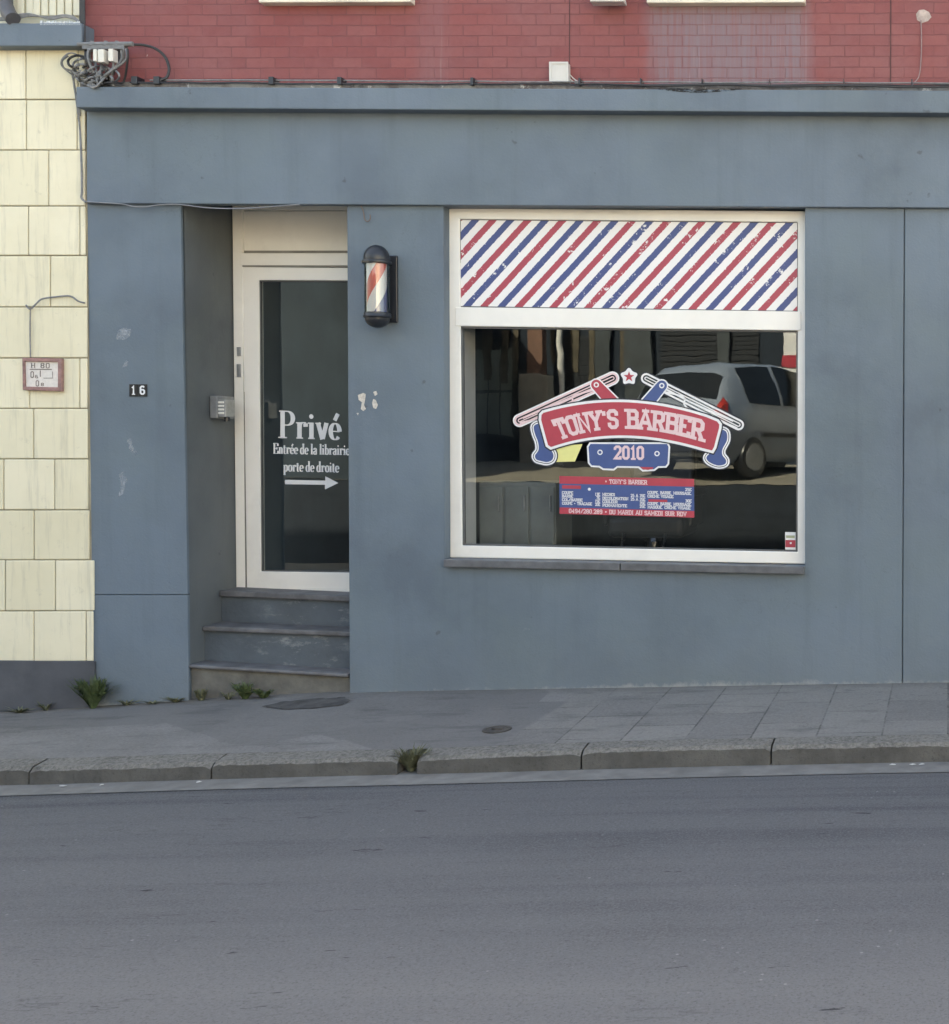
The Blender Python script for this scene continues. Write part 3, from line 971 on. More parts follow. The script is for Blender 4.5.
# hall behind the door
g = G()
hx0, hx1 = F(236, 300, YD).x + .02, F(392, 300, YD).x - .02
v = [(hx0, YD + .1, .5), (hx1, YD + .1, .5), (hx1, 4.2, .5), (hx0, 4.2, .5), (hx0, YD + .1, 3.3), (hx1, YD + .1, 3.3), (hx1, 4.2, 3.3), (hx0, 4.2, 3.3)]
g.add(v, [(0, 1, 2, 3), (4, 7, 6, 5), (1, 5, 6, 2), (2, 6, 7, 3), (3, 7, 4, 0)])
obj('hall_wall', g, M_hall, shop)
# recess ceiling
g = G()
zc3 = F(300, 196, YD).z + .02
g.box((F(181, 300, 0).x - .02, .031, zc3 + .03), (F(420, 300, YD).x, YD + .2, zc3 + .1))
obj('recess_ceiling', g, M_whitedirt, shop)
# right cheek of the recess, behind the wall
g = G()
c0 = F(348.5, 300, 0).x
g.box((c0 + .004, .25, zbot), (c0 + .1, YD + .12, zc3 + .03))
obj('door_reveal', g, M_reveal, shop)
# wall beside the door frame so no light leaks
# steps
def step(name, l, r, th, y0, y1, zlow):
    # a nosing slab over a painted riser
    L, Q = F(l[0], l[1], y0), F(r[0], r[1], y0)
    hl, hr = F(l[0], l[1] + th, y0), F(r[0], r[1] + th, y0)
    g = G()
    xq = F(349, r[1], 0).x + .05
    g.prism([L, Q, hr, hl], (0, y1 - y0 - .006, 0))
    s_ = obj(name, g, M_stepstone, shop, bevel=.008)
    g = G()
    pr = [hl + Vector((.0, .03, 0)), hr + Vector((0, .03, 0)), down(hr, zlow) + Vector((0, .03, 0)), down(hl, zlow) + Vector((0, .03, 0))]
    g.prism(pr, (0, y1 - y0 - .06, 0))
    return s_, g


def riser_mat():
    t = NT('scuffed step riser paint')
    c = (.098, .120, .140)
    col = t.mix(t.ramp(t.noise(2.5, 5, .6), .35, .65), tuple(v * .7 for v in c) + (1,), tuple(c) + (1,))
    n = t.noise(6, 8, .75, stretch=(1, 1, 2.2))
    x, y, z = t.xyz()
    msk = t.band(x, F(262, 640, .2).x + 2.4, F(338, 640, .2).x + 2.4, .2)
    col = t.mix(t.math('MULTIPLY', t.math('MULTIPLY', t.ramp(n, .53, .64), .6), msk), col, (.34, .35, .34, 1))
    return t.fin(col, .6, t.noise(30, 6, .6), .4, .01)


M_riser = riser_mat()
s1, gr1 = step('step', (188.5, 664.5), (348, 674), 3.6, .012, .20, zbot)
obj('riser', gr1, simple('grimy concrete riser', (.135, .13, .115), .9, .3, 7, .6, 45, dirt=.6), s1)
s2, gr2 = step('step', (202, 626), (368, 632.5), 5.0, .17, .41, .0)
obj('riser', gr2, M_riser, s2)
s3, gr3 = step('step', (219, 590.5), (385, 597.5), 6.0, .38, RD + .1, .0)
obj('riser', gr3, M_riser, s3)
# right end stub of the lowest step seen as a darker block
# remnants of an old number peeled off the wall
g = G()
for poly in ([(358, 395), (363, 393), (366, 394), (365, 399), (364, 405), (366, 409), (363, 411), (361, 409), (362, 402), (359, 400)],
             [(373, 392), (376, 391), (377.5, 394), (375, 396)],
             [(373, 399), (376, 400), (378, 405), (376, 409), (373, 408), (372, 403)],
             [(356.5, 413), (358.5, 413), (358, 415.5)]):
    g.face([F(a + R.uniform(-.3, .3), b, -.0012) for a, b in poly])
obj('peeled_paint', g, simple('bare plaster patch', (.52, .49, .44), .8, .3, 60, .3, 90), shop)
SC = []
for poly in ([(118, 330), (124, 328), (131, 329), (130, 336), (124, 340), (116, 339)], [(125, 362), (129, 359), (127, 366), (122, 369)],
             [(127, 440), (131, 437), (133, 447), (140, 454), (136, 456), (129, 450)], [(119, 474), (124, 471), (127, 480), (123, 494), (118, 497), (121, 486)]):
    SC.append([F(a, b, -.0012) for a, b in poly])
tm = NT('scuffed pale paint')
a_ = tm.math('MULTIPLY', tm.ramp(tm.noise(18, 6, .7), .38, .62), .75)
pb = tm.n('ShaderNodeBsdfPrincipled', {'Base Color': (.42, .46, .50, 1), 'Roughness': .7, 'Alpha': a_})
tm.t.links.new(pb.outputs[0], tm.out.inputs[0])
for pts in SC:
    obj('paint_scuff', G().face(pts), tm.m, shop)

# ------------------------------------------------------------------ neighbour: cream tiled house
CY_ = -.012
nb = thing('tiled_house', 'cream tiled house front at the left with a dark plinth and blue ledge', 'building', (-7, 0, -.2))
t = NT('cream wall tile')
oi = t.n('ShaderNodeNewGeometry').outputs['Random Per Island']
base = t.mix(oi, (.71, .655, .475, 1), (.80, .742, .565, 1))
base = t.mix(t.math('MULTIPLY', t.ramp(t.noise(2.2, 6, .65), .45, .75), .45), base, (.60, .55, .39, 1))
base = t.mix(t.math('MULTIPLY', t.ramp(t.noise(1, 5, .7, stretch=(22, 22, 1.6)), .52, .74), .45), base, (.36, .34, .27, 1))
base = t.mix(t.math('MULTIPLY', t.ramp(t.noise(9, 7, .75, off=(4, 2, 1)), .60, .72), .4), base, (.33, .31, .25, 1))
M_tile = t.fin(base, .45, t.noise(14, 5), .12, .006, .4)
g = G()
rows = [-25, 24, 49.5, 99.5, 150, 206, 255.5, 307, 358, 408.5, 459, 510, 560, 611, 661.5]
offs = [30, 30, 46, 26, 47, 30, 50, 34, 6, 55, 34, 57, 8, 33, 57, 34]
for i in range(1, len(rows) - 1):
    y0, y1 = rows[i], rows[i + 1]
    if i == 1:
        continue
    w = 51.5 if i % 2 else 51
    first = {2: 26, 3: 26, 4: 47.5, 5: 29, 6: 50.5, 7: 31, 8: 29, 9: 33, 10: 54, 11: 34, 12: 56, 13: 34}.get(i, 40)
    if i == 2:
        y0 = 47
    xs = [first + w * k + R.uniform(-1, 1) for k in range(-22, 2)]
    edge = 83.5 + (y0 / 661) * 7.5
    if y1 > 600:
        edge = 94
    xs = [x for x in xs if x < edge - 5] + [edge + R.uniform(-.6, .6)]
    for a, b in zip(xs, xs[1:]):
        dy = R.uniform(-.004, .003)
        p = [F(a + .4, y0 + .45, CY_ + dy), F(b - .4, y0 + .45, CY_ + dy), F(b - .4, y1 - .45, CY_ + dy), F(a + .4, y1 - .45, CY_ + dy)]
        g.prism(p, (0, .012, 0))
obj('tile_cladding', g, M_tile, nb, bevel=.006)
g = G()
nl = -15.5
e1, e2 = F(85, 40, .001), F(93, 664, .001)
g.prism([Vector((nl, .001, e1.z)), e1, down(e2), Vector((nl, .001, zbot))], (0, .3, 0))
obj('wall', g, simple('grey tile grout', (.36, .32, .23), .85, .3, 5, .3, 60), nb)
g = G()
p1 = [F(-1, 661, -.02), F(94, 661.5, -.02), F(95.5, 720, -.02)]
pL = Vector((nl, -.02, p1[0].z))
g.prism([pL, p1[1], down(p1[2]), Vector((nl, -.02, zbot))], (0, .03, 0))
obj('plinth', g, simple('dark grey plinth paint', (.075, .08, .092), .7, .2, 4, .3, 50, dirt=.3), nb, bevel=.004)
g = G()
a_, b_ = F(81.5, 23, -.11), F(81.5, 46, -.11)
g.prism([Vector((nl, -.11, a_.z + .02)), a_, b_, Vector((nl, -.11, b_.z + .02))], (0, .13, 0))
led = obj('ledge', g, M_blue_hi, nb, bevel=.006)
g = G()
for k in range(40):  # ragged pale strip along the top edge of the ledge
    px = 40 + k * 1.0
    p = [F(px, 23.5 - R.uniform(1.0, 3.2), -.09), F(px + 1.02, 23.5 - R.uniform(1.0, 3.2), -.09), F(px + 1.02, 24.8, -.112), F(px, 24.8, -.112)]
    g.face(p)
obj('pale_edge', g, simple('ragged pale edge', (.55, .56, .54), .8, .3, 40), led)
g = G()   # upper cream wall with ribbed panel
e = F(80, 20, .0)
g.box((nl, .0, b_.z), (e.x, .3, ZT - .4))
obj('upper_wall', g, simple('cream render', (.62, .59, .46), .7, .12, 3, .2, 50, dirt=.2), nb)
g = G()
for px in (17, 26, 33, 41, 49, 57, 65, 73):
    g.prism([F(px, -60, -.022), F(px + 6.6, -60, -.022), F(px + 6.6, 15.5, -.022), F(px, 15.5, -.022)], (0, .02, 0))
obj('ribbed_panel', g, simple('cream cladding strips', (.66, .63, .50), .6, .08, 4, .1, 50, dirt=.2), nb, bevel=.004)
g = G()
g.box((nl, .3, zbot), (e.x - .02, yb, ZT - .4))
obj('rear_walls', g, simple('rear render', (.3, .28, .25), .8), nb)
g = G()
g.box((nl, -.2, ZT - .4), (e.x - .12, yb, ZT - .25))
obj('roof', g, M_stone, nb)
pipe = G()
pipe.tube([F(4, -60, -.08), F(5, 4, -.08), F(9, 14, -.10), F(13, 19, -.12)], .045, 14)
obj('drain_pipe', pipe, simple('grey pipe', (.09, .09, .10), .5, .2), nb, smooth=True)


# ------------------------------------------------------------------ things on the facade
# barber pole
def pole():
    c = F(377, 287, -.13)
    k = 1317 / (8.5 - .13)           # pixels per metre at the pole's axis
    zof = lambda py: F(377, py, -.13).z
    t_ = thing('barber_pole', 'small black barber pole with red white and blue stripes beside the white door', 'barber pole', (c.x, 0, zof(329)))
    ax = Vector((0, 0, 1))
    base = Vector((c.x, c.y, 0))
    r = 12.0 / k
    z0, z1, z2, z3 = zof(328), zof(312.5), zof(264), zof(245)
    prof_t = [(r * 1.17, z2), (r * 1.2, z2 + .008), (r * 1.17, z2 + .018), (r * 1.04, z2 + .022)]
    for q in range(0, 11):
        a = q / 10 * math.pi / 2
        prof_t.append((r * 1.04 * math.cos(a) + .0005, z2 + .035 + (z3 - z2 - .035) * math.sin(a)))
    g = G()
    g.lathe(prof_t, base, ax, 36)
    obj('cap', g, M_black, t_, smooth=True)
    prof_b = []
    for q in range(0, 11):
        a = -math.pi / 2 + q / 10 * math.pi / 2
        prof_b.append((r * .98 * math.cos(a) + .0005, z0 + .062 + .062 * math.sin(a)))
    prof_b += [(r * 1.1, z0 + .066), (r * 1.12, z0 + .072), (r * 1.06, z0 + .08), (r * 1.06, z1 - .004), (r * 1.0, z1)]
    g = G()
    g.lathe(prof_b, base, ax, 36)
    obj('base_cap', g, M_black, t_, smooth=True)
    g = G()
    g.lathe([(r * .80, z1 - .01), (r * .80, z2 + .01)], base, ax, 48)
    tt = NT('helical barber stripes')
    x, y, z = tt.xyz()
    yy = tt.math('ADD', y, .13)
    an = tt.math('ARCTAN2', tt.math('MULTIPLY', yy, -1.0), x)
    u = tt.math('ADD', tt.math('MULTIPLY', an, .17), tt.math('MULTIPLY', z, 1.7))
    u = tt.math('FRACT', tt.math('ADD', u, 9.82))
    cc = tt.mix(tt.math('MULTIPLY', tt.math('GREATER_THAN', u, .5), tt.math('LESS_THAN', u, .73)), (.70, .70, .69, 1), (.62, .10, .06, 1))
    cc = tt.mix(tt.math('LESS_THAN', u, .25), cc, (.09, .11, .27, 1))
    obj('striped_cylinder', g, tt.fin(cc, .3, coat=.6), t_, smooth=True)
    g = G()
    g.lathe([(r * 1.0, z1 - .004), (r * 1.0, z2 + .004)], base, ax, 48)
    g.f = g.f[:-2]
    obj('glass_tube', g, glass_mat('pole tube', 1.5, (.9, .9, .9, 1)), t_, smooth=True)
    g = G()
    bx = F(387.5, 287, 0)
    g.box((c.x - .045, -.022, zof(321)), (c.x + .085, -.001, zof(253)))
    g.box((c.x - .02, -.14, z0 + .07), (c.x + .05, -.02, z0 + .10))
    g.box((c.x - .02, -.14, z2 + .004), (c.x + .05, -.02, z2 + .03))
    obj('wall_bracket', g, M_black, t_, bevel=.006)


pole()

# house number tiles
hn = thing('house_number', 'small black enamel house number 16 on the blue pilaster', 'number plate', F(138, 397, 0))
for a in (129.2, 138.3):
    g = G()
    g.pp([(a, 384.2), (a + 8.4, 384.2), (a + 8.4, 396.4), (a, 396.4)], -.007, -.0005)
    n_ = obj('number_tile', g, M_plate, hn, bevel=.001)
    g = G()
    s = '1' if a < 135 else '6'
    write(g, s, SLAB, line_map(a + (2.6 if s == '1' else 1.8), 394, a + (5.6 if s == '1' else 6.4), 394, 7.6, s, SLAB, .1), -.0085, pen=.2, gap=.1)
    obj('digit', g, M_white_v, n_)

# hydrant plaque on cream tiles
pq = thing('hydrant_plaque', 'small faded red framed plaque with worn figures on the cream tiles', 'plaque', F(42, 391, -.02))
g = G()
YQ = -.04
g.ring([(22, 357.5), (61.5, 358.5), (61.5, 391.5), (22.5, 390)], [(24.4, 361.5), (57.6, 362), (57.6, 387.2), (25, 386.5)], YQ, -.013)
obj('frame', g, M_rust, pq, bevel=.004)
g = G()
g.pp([(23.5, 360.5), (58.5, 361), (58.5, 388), (24, 387.3)], YQ + .012, -.014)
obj('panel', g, M_enamel, pq)
g = G()
yl = YQ + .0105
write(g, 'H 80', SLAB, line_map(31, 367.6, 49.5, 368, 4.6, 'H 80', SLAB, .25), yl, pen=.16, slab=.05, gap=.25)
write(g, '0', SLAB, line_map(30.6, 377.5, 33.8, 377.5, 5.8, '0', SLAB, .1), yl, pen=.16)
write(g, '6', SLAB, line_map(35.3, 378, 37.8, 378, 2.8, '6', SLAB, .1), yl, pen=.2)
write(g, '0', SLAB, line_map(35.8, 386, 38.9, 386, 5.4, '0', SLAB, .1), yl, pen=.16)
write(g, '8', SLAB, line_map(41.2, 385.8, 43.6, 385.8, 2.8, '8', SLAB, .1), yl, pen=.2)
g.face([F(29.6, 368.9, yl), F(51.8, 368.9, yl), F(51.8, 369.9, yl), F(29.6, 369.9, yl)])
g.face([F(39.8, 370.4, yl), F(40.8, 370.4, yl), F(40.8, 376.8, yl), F(39.8, 376.8, yl)])
g.face([F(43.5, 377.8, yl), F(53, 377.8, yl), F(53, 378.4, yl), F(43.5, 378.4, yl)])
g.face([F(52.2, 371.5, yl), F(52.8, 371.5, yl), F(52.8, 377.7, yl), F(52.2, 377.7, yl)])
obj('figures', g, simple('worn grey lettering', (.20, .165, .15), .7, .4, 60), pq)

# intercom on the side wall of the recess
rx = F(184.5, 400, 0).x
ic = thing('intercom', 'grey doorbell intercom on the side wall of the door recess', 'intercom', (rx, .36, F(215, 420, .36).z))
zt, zl = F(215, 396, .36).z, F(215, 418.5, .36).z
g = G()
g.box((rx + .0005, .29, zl), (rx + .055, .50, zt))
obj('housing', g, simple('grey intercom metal', (.20, .21, .22), .45, .15, 20, .1, 60, metal=.3), ic, bevel=.006)
g = G()
g.box((rx + .055, .30, zl + .01), (rx + .105, .42, zt - .025))
obj('speaker_unit', g, M_steel, ic, bevel=.005)
for k in range(4):
    g = G()
    zz = zl + .03 + k * .024
    g.box((rx + .056, .294, zz), (rx + .096, .30, zz + .013))
    obj('button', g, M_white, ic, bevel=.002)
g = G()
g.tube([Vector((rx + .08, .36, zl + .01)), Vector((rx + .08, .36, zl - .02))], .02, 12)
obj('cable_gland', g, M_black, ic)

# junction box and lamp housing on the bricks
jb = thing('junction_box', 'small square white junction box on the red brick above the cornice', 'junction box', F(559, 82, .02))
g = G()
g.pp([(549.3, 62), (567.6, 62), (568, 81.5), (549.5, 81.3)], -.045, .019)
obj('housing', g, M_greybox, jb, bevel=.006)
g = G()
g.ring([(548.9, 61.6), (568.1, 61.6), (568.5, 82), (549.1, 81.8)], [(551, 63.8), (566, 63.8), (566.2, 79.6), (551.2, 79.5)], -.050, -.044)
obj('lid', g, M_greybox, jb, bevel=.002)
g = G()
g.tube(spline([F(568, 72, .01), F(571, 76, .005), F(576, 80.5, -.02), F(582, 83, -.05)]), .004)
g.tube(spline([F(568, 75, .01), F(570, 79, .005), F(574, 82, -.02), F(578, 83.4, -.05)]), .004)
obj('cable', g, M_greybox, jb)
fl_ = thing('flood_lamp', 'underside of a small grey lamp housing on the red brick at the top edge', 'lamp', F(607, 2, .0))
g = G()
z0 = F(607, 2, -.12).z
xa, xb = F(590, 2, -.12).x, F(624, 2, -.12).x
g.prism([Vector((xa, -.13, z0)), Vector((xb, -.13, z0)), Vector((xb - .03, -.13, z0 + .16)), Vector((xa + .03, -.13, z0 + .16))], (0, .09, 0))
obj('housing', g, M_greybox, fl_, bevel=.006)
g = G()
g.box(((xa + xb) / 2 - .04, -.04, z0 + .04), ((xa + xb) / 2 + .04, .019, z0 + .1))
obj('mount', g, M_steel, fl_, bevel=.004)

# wall hook wire beneath the fascia
g = G()
g.tube(spline([F(361, 206, -.012), F(363.5, 212, -.014), F(364.5, 219, -.016), F(367.5, 221.5, -.02), F(370.2, 219, -.022), F(370, 214.5, -.022)]), .0035)
tag(obj('wall_hook', g, simple('rusty wire', (.16, .12, .10), .7), smooth=True), 'thin bent wire hook hanging under the fascia above the barber pole', 'hook')

# ---- cables
cab = G()
ln = lambda px, o=0: (px, 82.6 + (px - 160) * .0036 + o)
pts = [F(*ln(px, R.uniform(-.5, .7)), -.085) for px in range(130, 1300, 26)]
cab.tube(spline(pts, 3), .0052, 7)
tag(obj('cable', cab, M_cable, smooth=True), 'long black cable clipped along the top of the blue cornice', 'cable')
cab = G()
pts = [F(*ln(px, -2.2 + R.uniform(-.6, .4)), -.06) for px in range(150, 1300, 40)]
cab.tube(spline(pts, 3), .005, 7)
tag(obj('cable', cab, M_cablegrey, smooth=True), 'thinner grey cable just behind the black cable on the cornice', 'cable')
cab = G()
pts = [F(px, 84.6 + (px - 576) * .006 + .6 * math.sin(px * .05), -.11) for px in range(575, 960, 16)]
cab.tube(spline(pts, 3), .006, 7)
tag(obj('cable', cab, M_cable, smooth=True), 'second black cable lying on the cornice from the white junction box rightwards', 'cable')
g0 = None
clipx = [138, 160, 274, 342, 474, 581, 642, 703, 770, 844, 912]
for i, px in enumerate(clipx):
    g = G()
    a, b = ln(px)
    g.box(F(a - .9, b + 1.2, -.096), F(a + .9, b - 2.8, -.012))
    nm = {0: 'clip under the black cable arc near the junction bundle', 10: 'cable clip at the foot of the stained wire by the right edge'}
    places = ['nearest the wire bundle', 'where the black cable loop comes down', 'below the left end of the upper left white sill', 'below the right half of the upper left white sill',
              'about midway between the upper white sills', 'just right of the white junction box', 'just left of the chalky stain on the bricks', 'under the left part of the chalky stain',
              'under the right part of the chalky stain', 'between the chalky stain and the dark wall joint', 'at the foot of the wire by the right edge']
    tag(obj('cable_clip', g, M_black, bevel=.002), 'black cable clip on the cornice ' + places[i], 'cable clip', 'clips along the cornice cables')

# wire running from the plaster patch down to the cornice at the far right
g = G()
g.tube(spline([F(921, 20, .012), F(921.5, 40, .01), F(921, 60, .01), F(919, 76, .008), F(914, 83, -.02), F(911, 86.5, -.07)]), .0035)
tag(obj('wall_wire', g, simple('faded wire', (.28, .20, .20), .7), smooth=True), 'thin wire hanging down the red brick from a pale plaster patch', 'wire')
g = G()
g.face([F(a, b, bw_y - .0025) for a, b in [(916, 14), (919, 10), (924, 9.5), (929, 12), (931.5, 17), (928, 21), (922, 23), (917, 20)]])
g2 = obj('plaster_patch', g, simple('plaster patch', (.40, .33, .30), .85, .3, 30, .4, 60), shop)

# junction bundle at the party wall
bd = thing('cable_bundle', 'tangled bundle of grey cables under a metal bar where the two houses meet', 'cable bundle', F(98, 88, -.05))
g = G()
yb_ = -.10
g.tube([F(78, 44.5, yb_), F(133, 44, yb_)], .016, 8)
for px in (92, 106, 117):
    g.tube([F(px, 46, yb_), F(px, 41, yb_)], [.018, .012], 8)
g.box(F(82, 49, yb_ - .012), F(128, 45, yb_ + .03))
obj('bar', g, simple('dull zinc bar', (.16, .165, .17), .6, .3, 20, .1, 80), bd, bevel=.002)
for (a, b, y0, y1) in ((92.8, 96.4, 49, 61), (97.6, 103.6, 49, 62), (108, 112.8, 48.6, 61)):
    g = G()
    g.pp([(a, y0), (b, y0), (b, y1), (a, y1)], yb_ - .085, yb_ - .03)
    obj('connector', g, simple('ivory connector', (.68, .66, .60), .5, .05), bd, bevel=.004)
loops = []
for px in (86, 88.5, 90, 95, 100, 103, 110, 114, 118, 121, 123.5, 126, 127.5):
    e = (lerp(88, 120, R.random()), R.uniform(72, 85))
    midx = lerp(px, e[0], .5) + R.uniform(-5, 5)
    loops.append([(px, 49), (px + R.uniform(-1, 1), 60), (midx, R.uniform(72, 82)), (lerp(midx, e[0], .6) + R.uniform(-9, 3), R.uniform(80, 88)), (e[0] - R.uniform(6, 18), R.uniform(76, 86))])
for cx, cy, rr in ((86, 76, 8), (82, 70, 7), (90, 78, 9), (97, 80, 8), (84, 66, 9), (104, 80, 7), (108, 76, 9), (78, 62, 8), (100, 74, 10), (93, 82, 6)):
    a0 = R.uniform(0, 360)
    loops.append([(cx + rr * 1.25 * math.cos(math.radians(a0 + q)), cy + rr * .8 * math.sin(math.radians(a0 + q))) for q in range(0, 331, 30)])
for k, lp in enumerate(loops):
    g = G()
    g.tube(spline([F(a, b, yb_ - .015 + R.uniform(-.05, .05)) for a, b in lp], 6), R.uniform(.0055, .0085), 7)
    obj('cable_loop', g, M_cablegrey if k % 4 else M_cable, bd, smooth=True)
g = G()
g.tube(spline([F(128, 45, yb_), F(143, 45, -.06), F(156, 49, -.05), F(165, 57, -.05), F(169, 68, -.05), F(167, 77, -.06), F(161, 80, -.08), F(158, 83, -.085)], 8), .009, 8)
tag(obj('cable', g, M_cable, smooth=True), 'thick black cable arching over the red brick right of the cable bundle', 'cable')
g = G()
g.tube(spline([F(68, 56, -.05), F(62, 61, -.08), F(64, 68, -.08), F(72, 72, -.06), F(74, 84, -.04), F(77, 104, -.03), F(80, 130, -.03), F(81.5, 165, -.03), F(82, 190, -.03), F(81.5, 198, -.03), F(86, 202, -.04)], 8), .0065, 7)
g.tube(spline([F(72, 74, -.05), F(75, 90, -.035), F(79, 108, -.03), F(80, 116, -.03)], 6), .005, 7)
g.tube(spline([F(86, 60, -.06), F(72, 53, -.1), F(63, 58, -.11), F(62, 66, -.1), F(74, 76, -.06)], 6), .005, 7)
tag(obj('cable', g, M_cablegrey, smooth=True), 'grey cable dropping down the edge between cream tiles and blue wall', 'cable')
g = G()
pts = [F(86, 201.5, -.045), F(100, 202.6, -.044), F(122, 204, -.045), F(134, 206.5, -.043), F(146, 206.8, -.043), F(160, 204.8, -.045), F(180, 204.6, -.045), F(210, 208, -.045), F(245, 208.4, -.044), F(280, 206, -.045), F(300, 204.4, -.04)]
g.tube(spline(pts, 5), .0038, 6)
tag(obj('cable', g, simple('pale wire', (.22, .23, .25), .6), smooth=True), 'thin wire sagging under the fascia over the door recess', 'cable')
g = G()
g.tube(spline([F(26, 305, -.03), F(30, 309, -.035), F(36, 304, -.04), F(42, 299, -.035), F(55, 297, -.03), F(70, 296, -.03), F(78, 301, -.035), F(85, 303, -.02)], 6), .0055, 7)
g.tube(spline([F(30.5, 308, -.03), F(30, 330, -.024), F(30.5, 357, -.03)], 6), .004, 6)
tag(obj('cable', g, M_cablegrey, smooth=True), 'short grey cable crossing the cream tiles above the plaque', 'cable')
g = G()
for q in range(3):
    g.tube(spline([F(0, 20 - q, -.08), F(14, 19.5 - 2 * q, -.09), F(30, 16 - q, -.07), F(50, 17 + q, -.06), F(66, 15 + q, -.07), F(78, 20 + q, -.08), F(80, 34, -.1), F(79, 44, -.1)], 5), .0055, 6)
tag(obj('cable', g, M_cablegrey, smooth=True), 'loose grey cables lying along the blue ledge of the cream house', 'cable')
g = G()
for q in range(4):
    g.tube(spline([F(80 + q * 1.1, -50, -.06), F(80.5 + q * 1.2, 10, -.07), F(80 + q * 1.6, 44, -.09)], 5), .007, 6)
tag(obj('cable', g, M_cable, smooth=True), 'upright run of cables between the red brick and the cream house', 'cable')

# ------------------------------------------------------------------ lettering on the door glass
yl = YP - .002
dl = thing('door_lettering', 'white lettering Privé with arrow on the dark door glass', 'lettering', F(310, 490, yl))
g = G()
write(g, 'Privé', SERIF, line_map(279, 438, 340.5, 440, 27.5, 'Privé', SERIF, .045), yl, pen=.175, thin=.04, gap=.045)
obj('word', g, M_white_v, dl)
g = G()
s = 'Entrée de la librairie'
tw = text_width(s, SERIF, .03)
sc = 72.5 / text_width('Entrée de la librairi', SERIF, .03)
write(g, s, SERIF, lambda u, v: (273.2 + u * sc, 453.6 + u * sc * .02 - v * 10.6), yl, pen=.2, thin=.06, gap=.03)
obj('word', g, M_white_v, dl)
g = G()
s = 'porte de droite'
write(g, s, SERIF, line_map(283.5, 471.3, 339, 472.3, 10.6, s, SERIF, .03), yl, pen=.2, thin=.06, gap=.03)
obj('word', g, M_white_v, dl)
g = G()
g.face([F(a, b, yl) for a, b in [(285, 479.8), (325.3, 480.6), (325.3, 476.2), (338.4, 483), (325, 489.4), (325, 484.8), (285, 484.2)]])
obj('arrow', g, M_white_v, dl)


# ------------------------------------------------------------------ window logo
def offs_poly(pts, d):
    n = len(pts)
    ar = sum(pts[i][0] * pts[(i + 1) % n][1] - pts[(i + 1) % n][0] * pts[i][1] for i in range(n))
    sg = 1 if ar > 0 else -1
    out = []
    for i in range(n):
        p0, p1, p2 = Vector(pts[i - 1]), Vector(pts[i]), Vector(pts[(i + 1) % n])
        a, b = (p1 - p0), (p2 - p1)
        if a.length < 1e-5 or b.length < 1e-5:
            out.append(tuple(p1))
            continue
        a, b = a.normalized(), b.normalized()
        na, nb_ = Vector((a.y, -a.x)) * sg, Vector((b.y, -b.x)) * sg
        m = na + nb_
        m = m.normalized() if m.length > .05 else na
        c = max(.55, m.dot(na))
        out.append(tuple(p1 + m * d / c))
    return out


def smooth2(pts, n=5, closed=True):
    P = [Vector((a, b, 0)) for a, b in pts]
    if closed:
        P = P[-1:] + P + P[:2]
    out = []
    rng = range(1, len(P) - 2)
    for i in rng:
        p0, p1, p2, p3 = P[i - 1], P[i], P[i + 1], P[i + 2]
        for k in range(n):
            t = k / n
            q = 0.5 * ((2 * p1) + (p2 - p0) * t + (2 * p0 - 5 * p1 + 4 * p2 - p3) * t * t + (3 * p1 - p0 - 3 * p2 + p3) * t ** 3)
            out.append((q.x, q.y))
    return out


def capsule(x0, y0, x1, y1, r, r2=None, n=8):
    a = math.atan2(y1 - y0, x1 - x0)
    r2 = r if r2 is None else r2
    out = []
    for k in range(n + 1):
        t = a + math.pi / 2 + math.pi * k / n
        out.append((x0 + r * math.cos(t), y0 + r * math.sin(t)))
    for k in range(n + 1):
        t = a - math.pi / 2 + math.pi * k / n
        out.append((x1 + r2 * math.cos(t), y1 + r2 * math.sin(t)))
    return out


YS = YG - .0015
LAY = .0004
logo = thing('window_logo', 'red and blue barber shop logo with crossed razors on the display window glass', 'logo sticker', F(630, 468, YS))


def flat(poly, layer):
    g = G()
    g.face([F(a, b, YS - LAY * layer) for a, b in poly])
    return g


def outline(poly, w0, w1, layer):
    g = G()
    a, b = offs_poly(poly, w0), offs_poly(poly, w1)
    n = len(poly)
    y = YS - LAY * layer
    g.add([F(p, q, y) for p, q in a] + [F(p, q, y) for p, q in b], [(i, (i + 1) % n, n + (i + 1) % n, n + i) for i in range(n)])
    return g


def quadb(p0, p1, p2, n=20):
    # curve through p1 at its middle
    c = (2 * p1[0] - (p0[0] + p2[0]) / 2, 2 * p1[1] - (p0[1] + p2[1]) / 2)
    return [((1 - t) ** 2 * p0[0] + 2 * t * (1 - t) * c[0] + t * t * p2[0], (1 - t) ** 2 * p0[1] + 2 * t * (1 - t) * c[1] + t * t * p2[1]) for t in [k / n for k in range(n + 1)]]


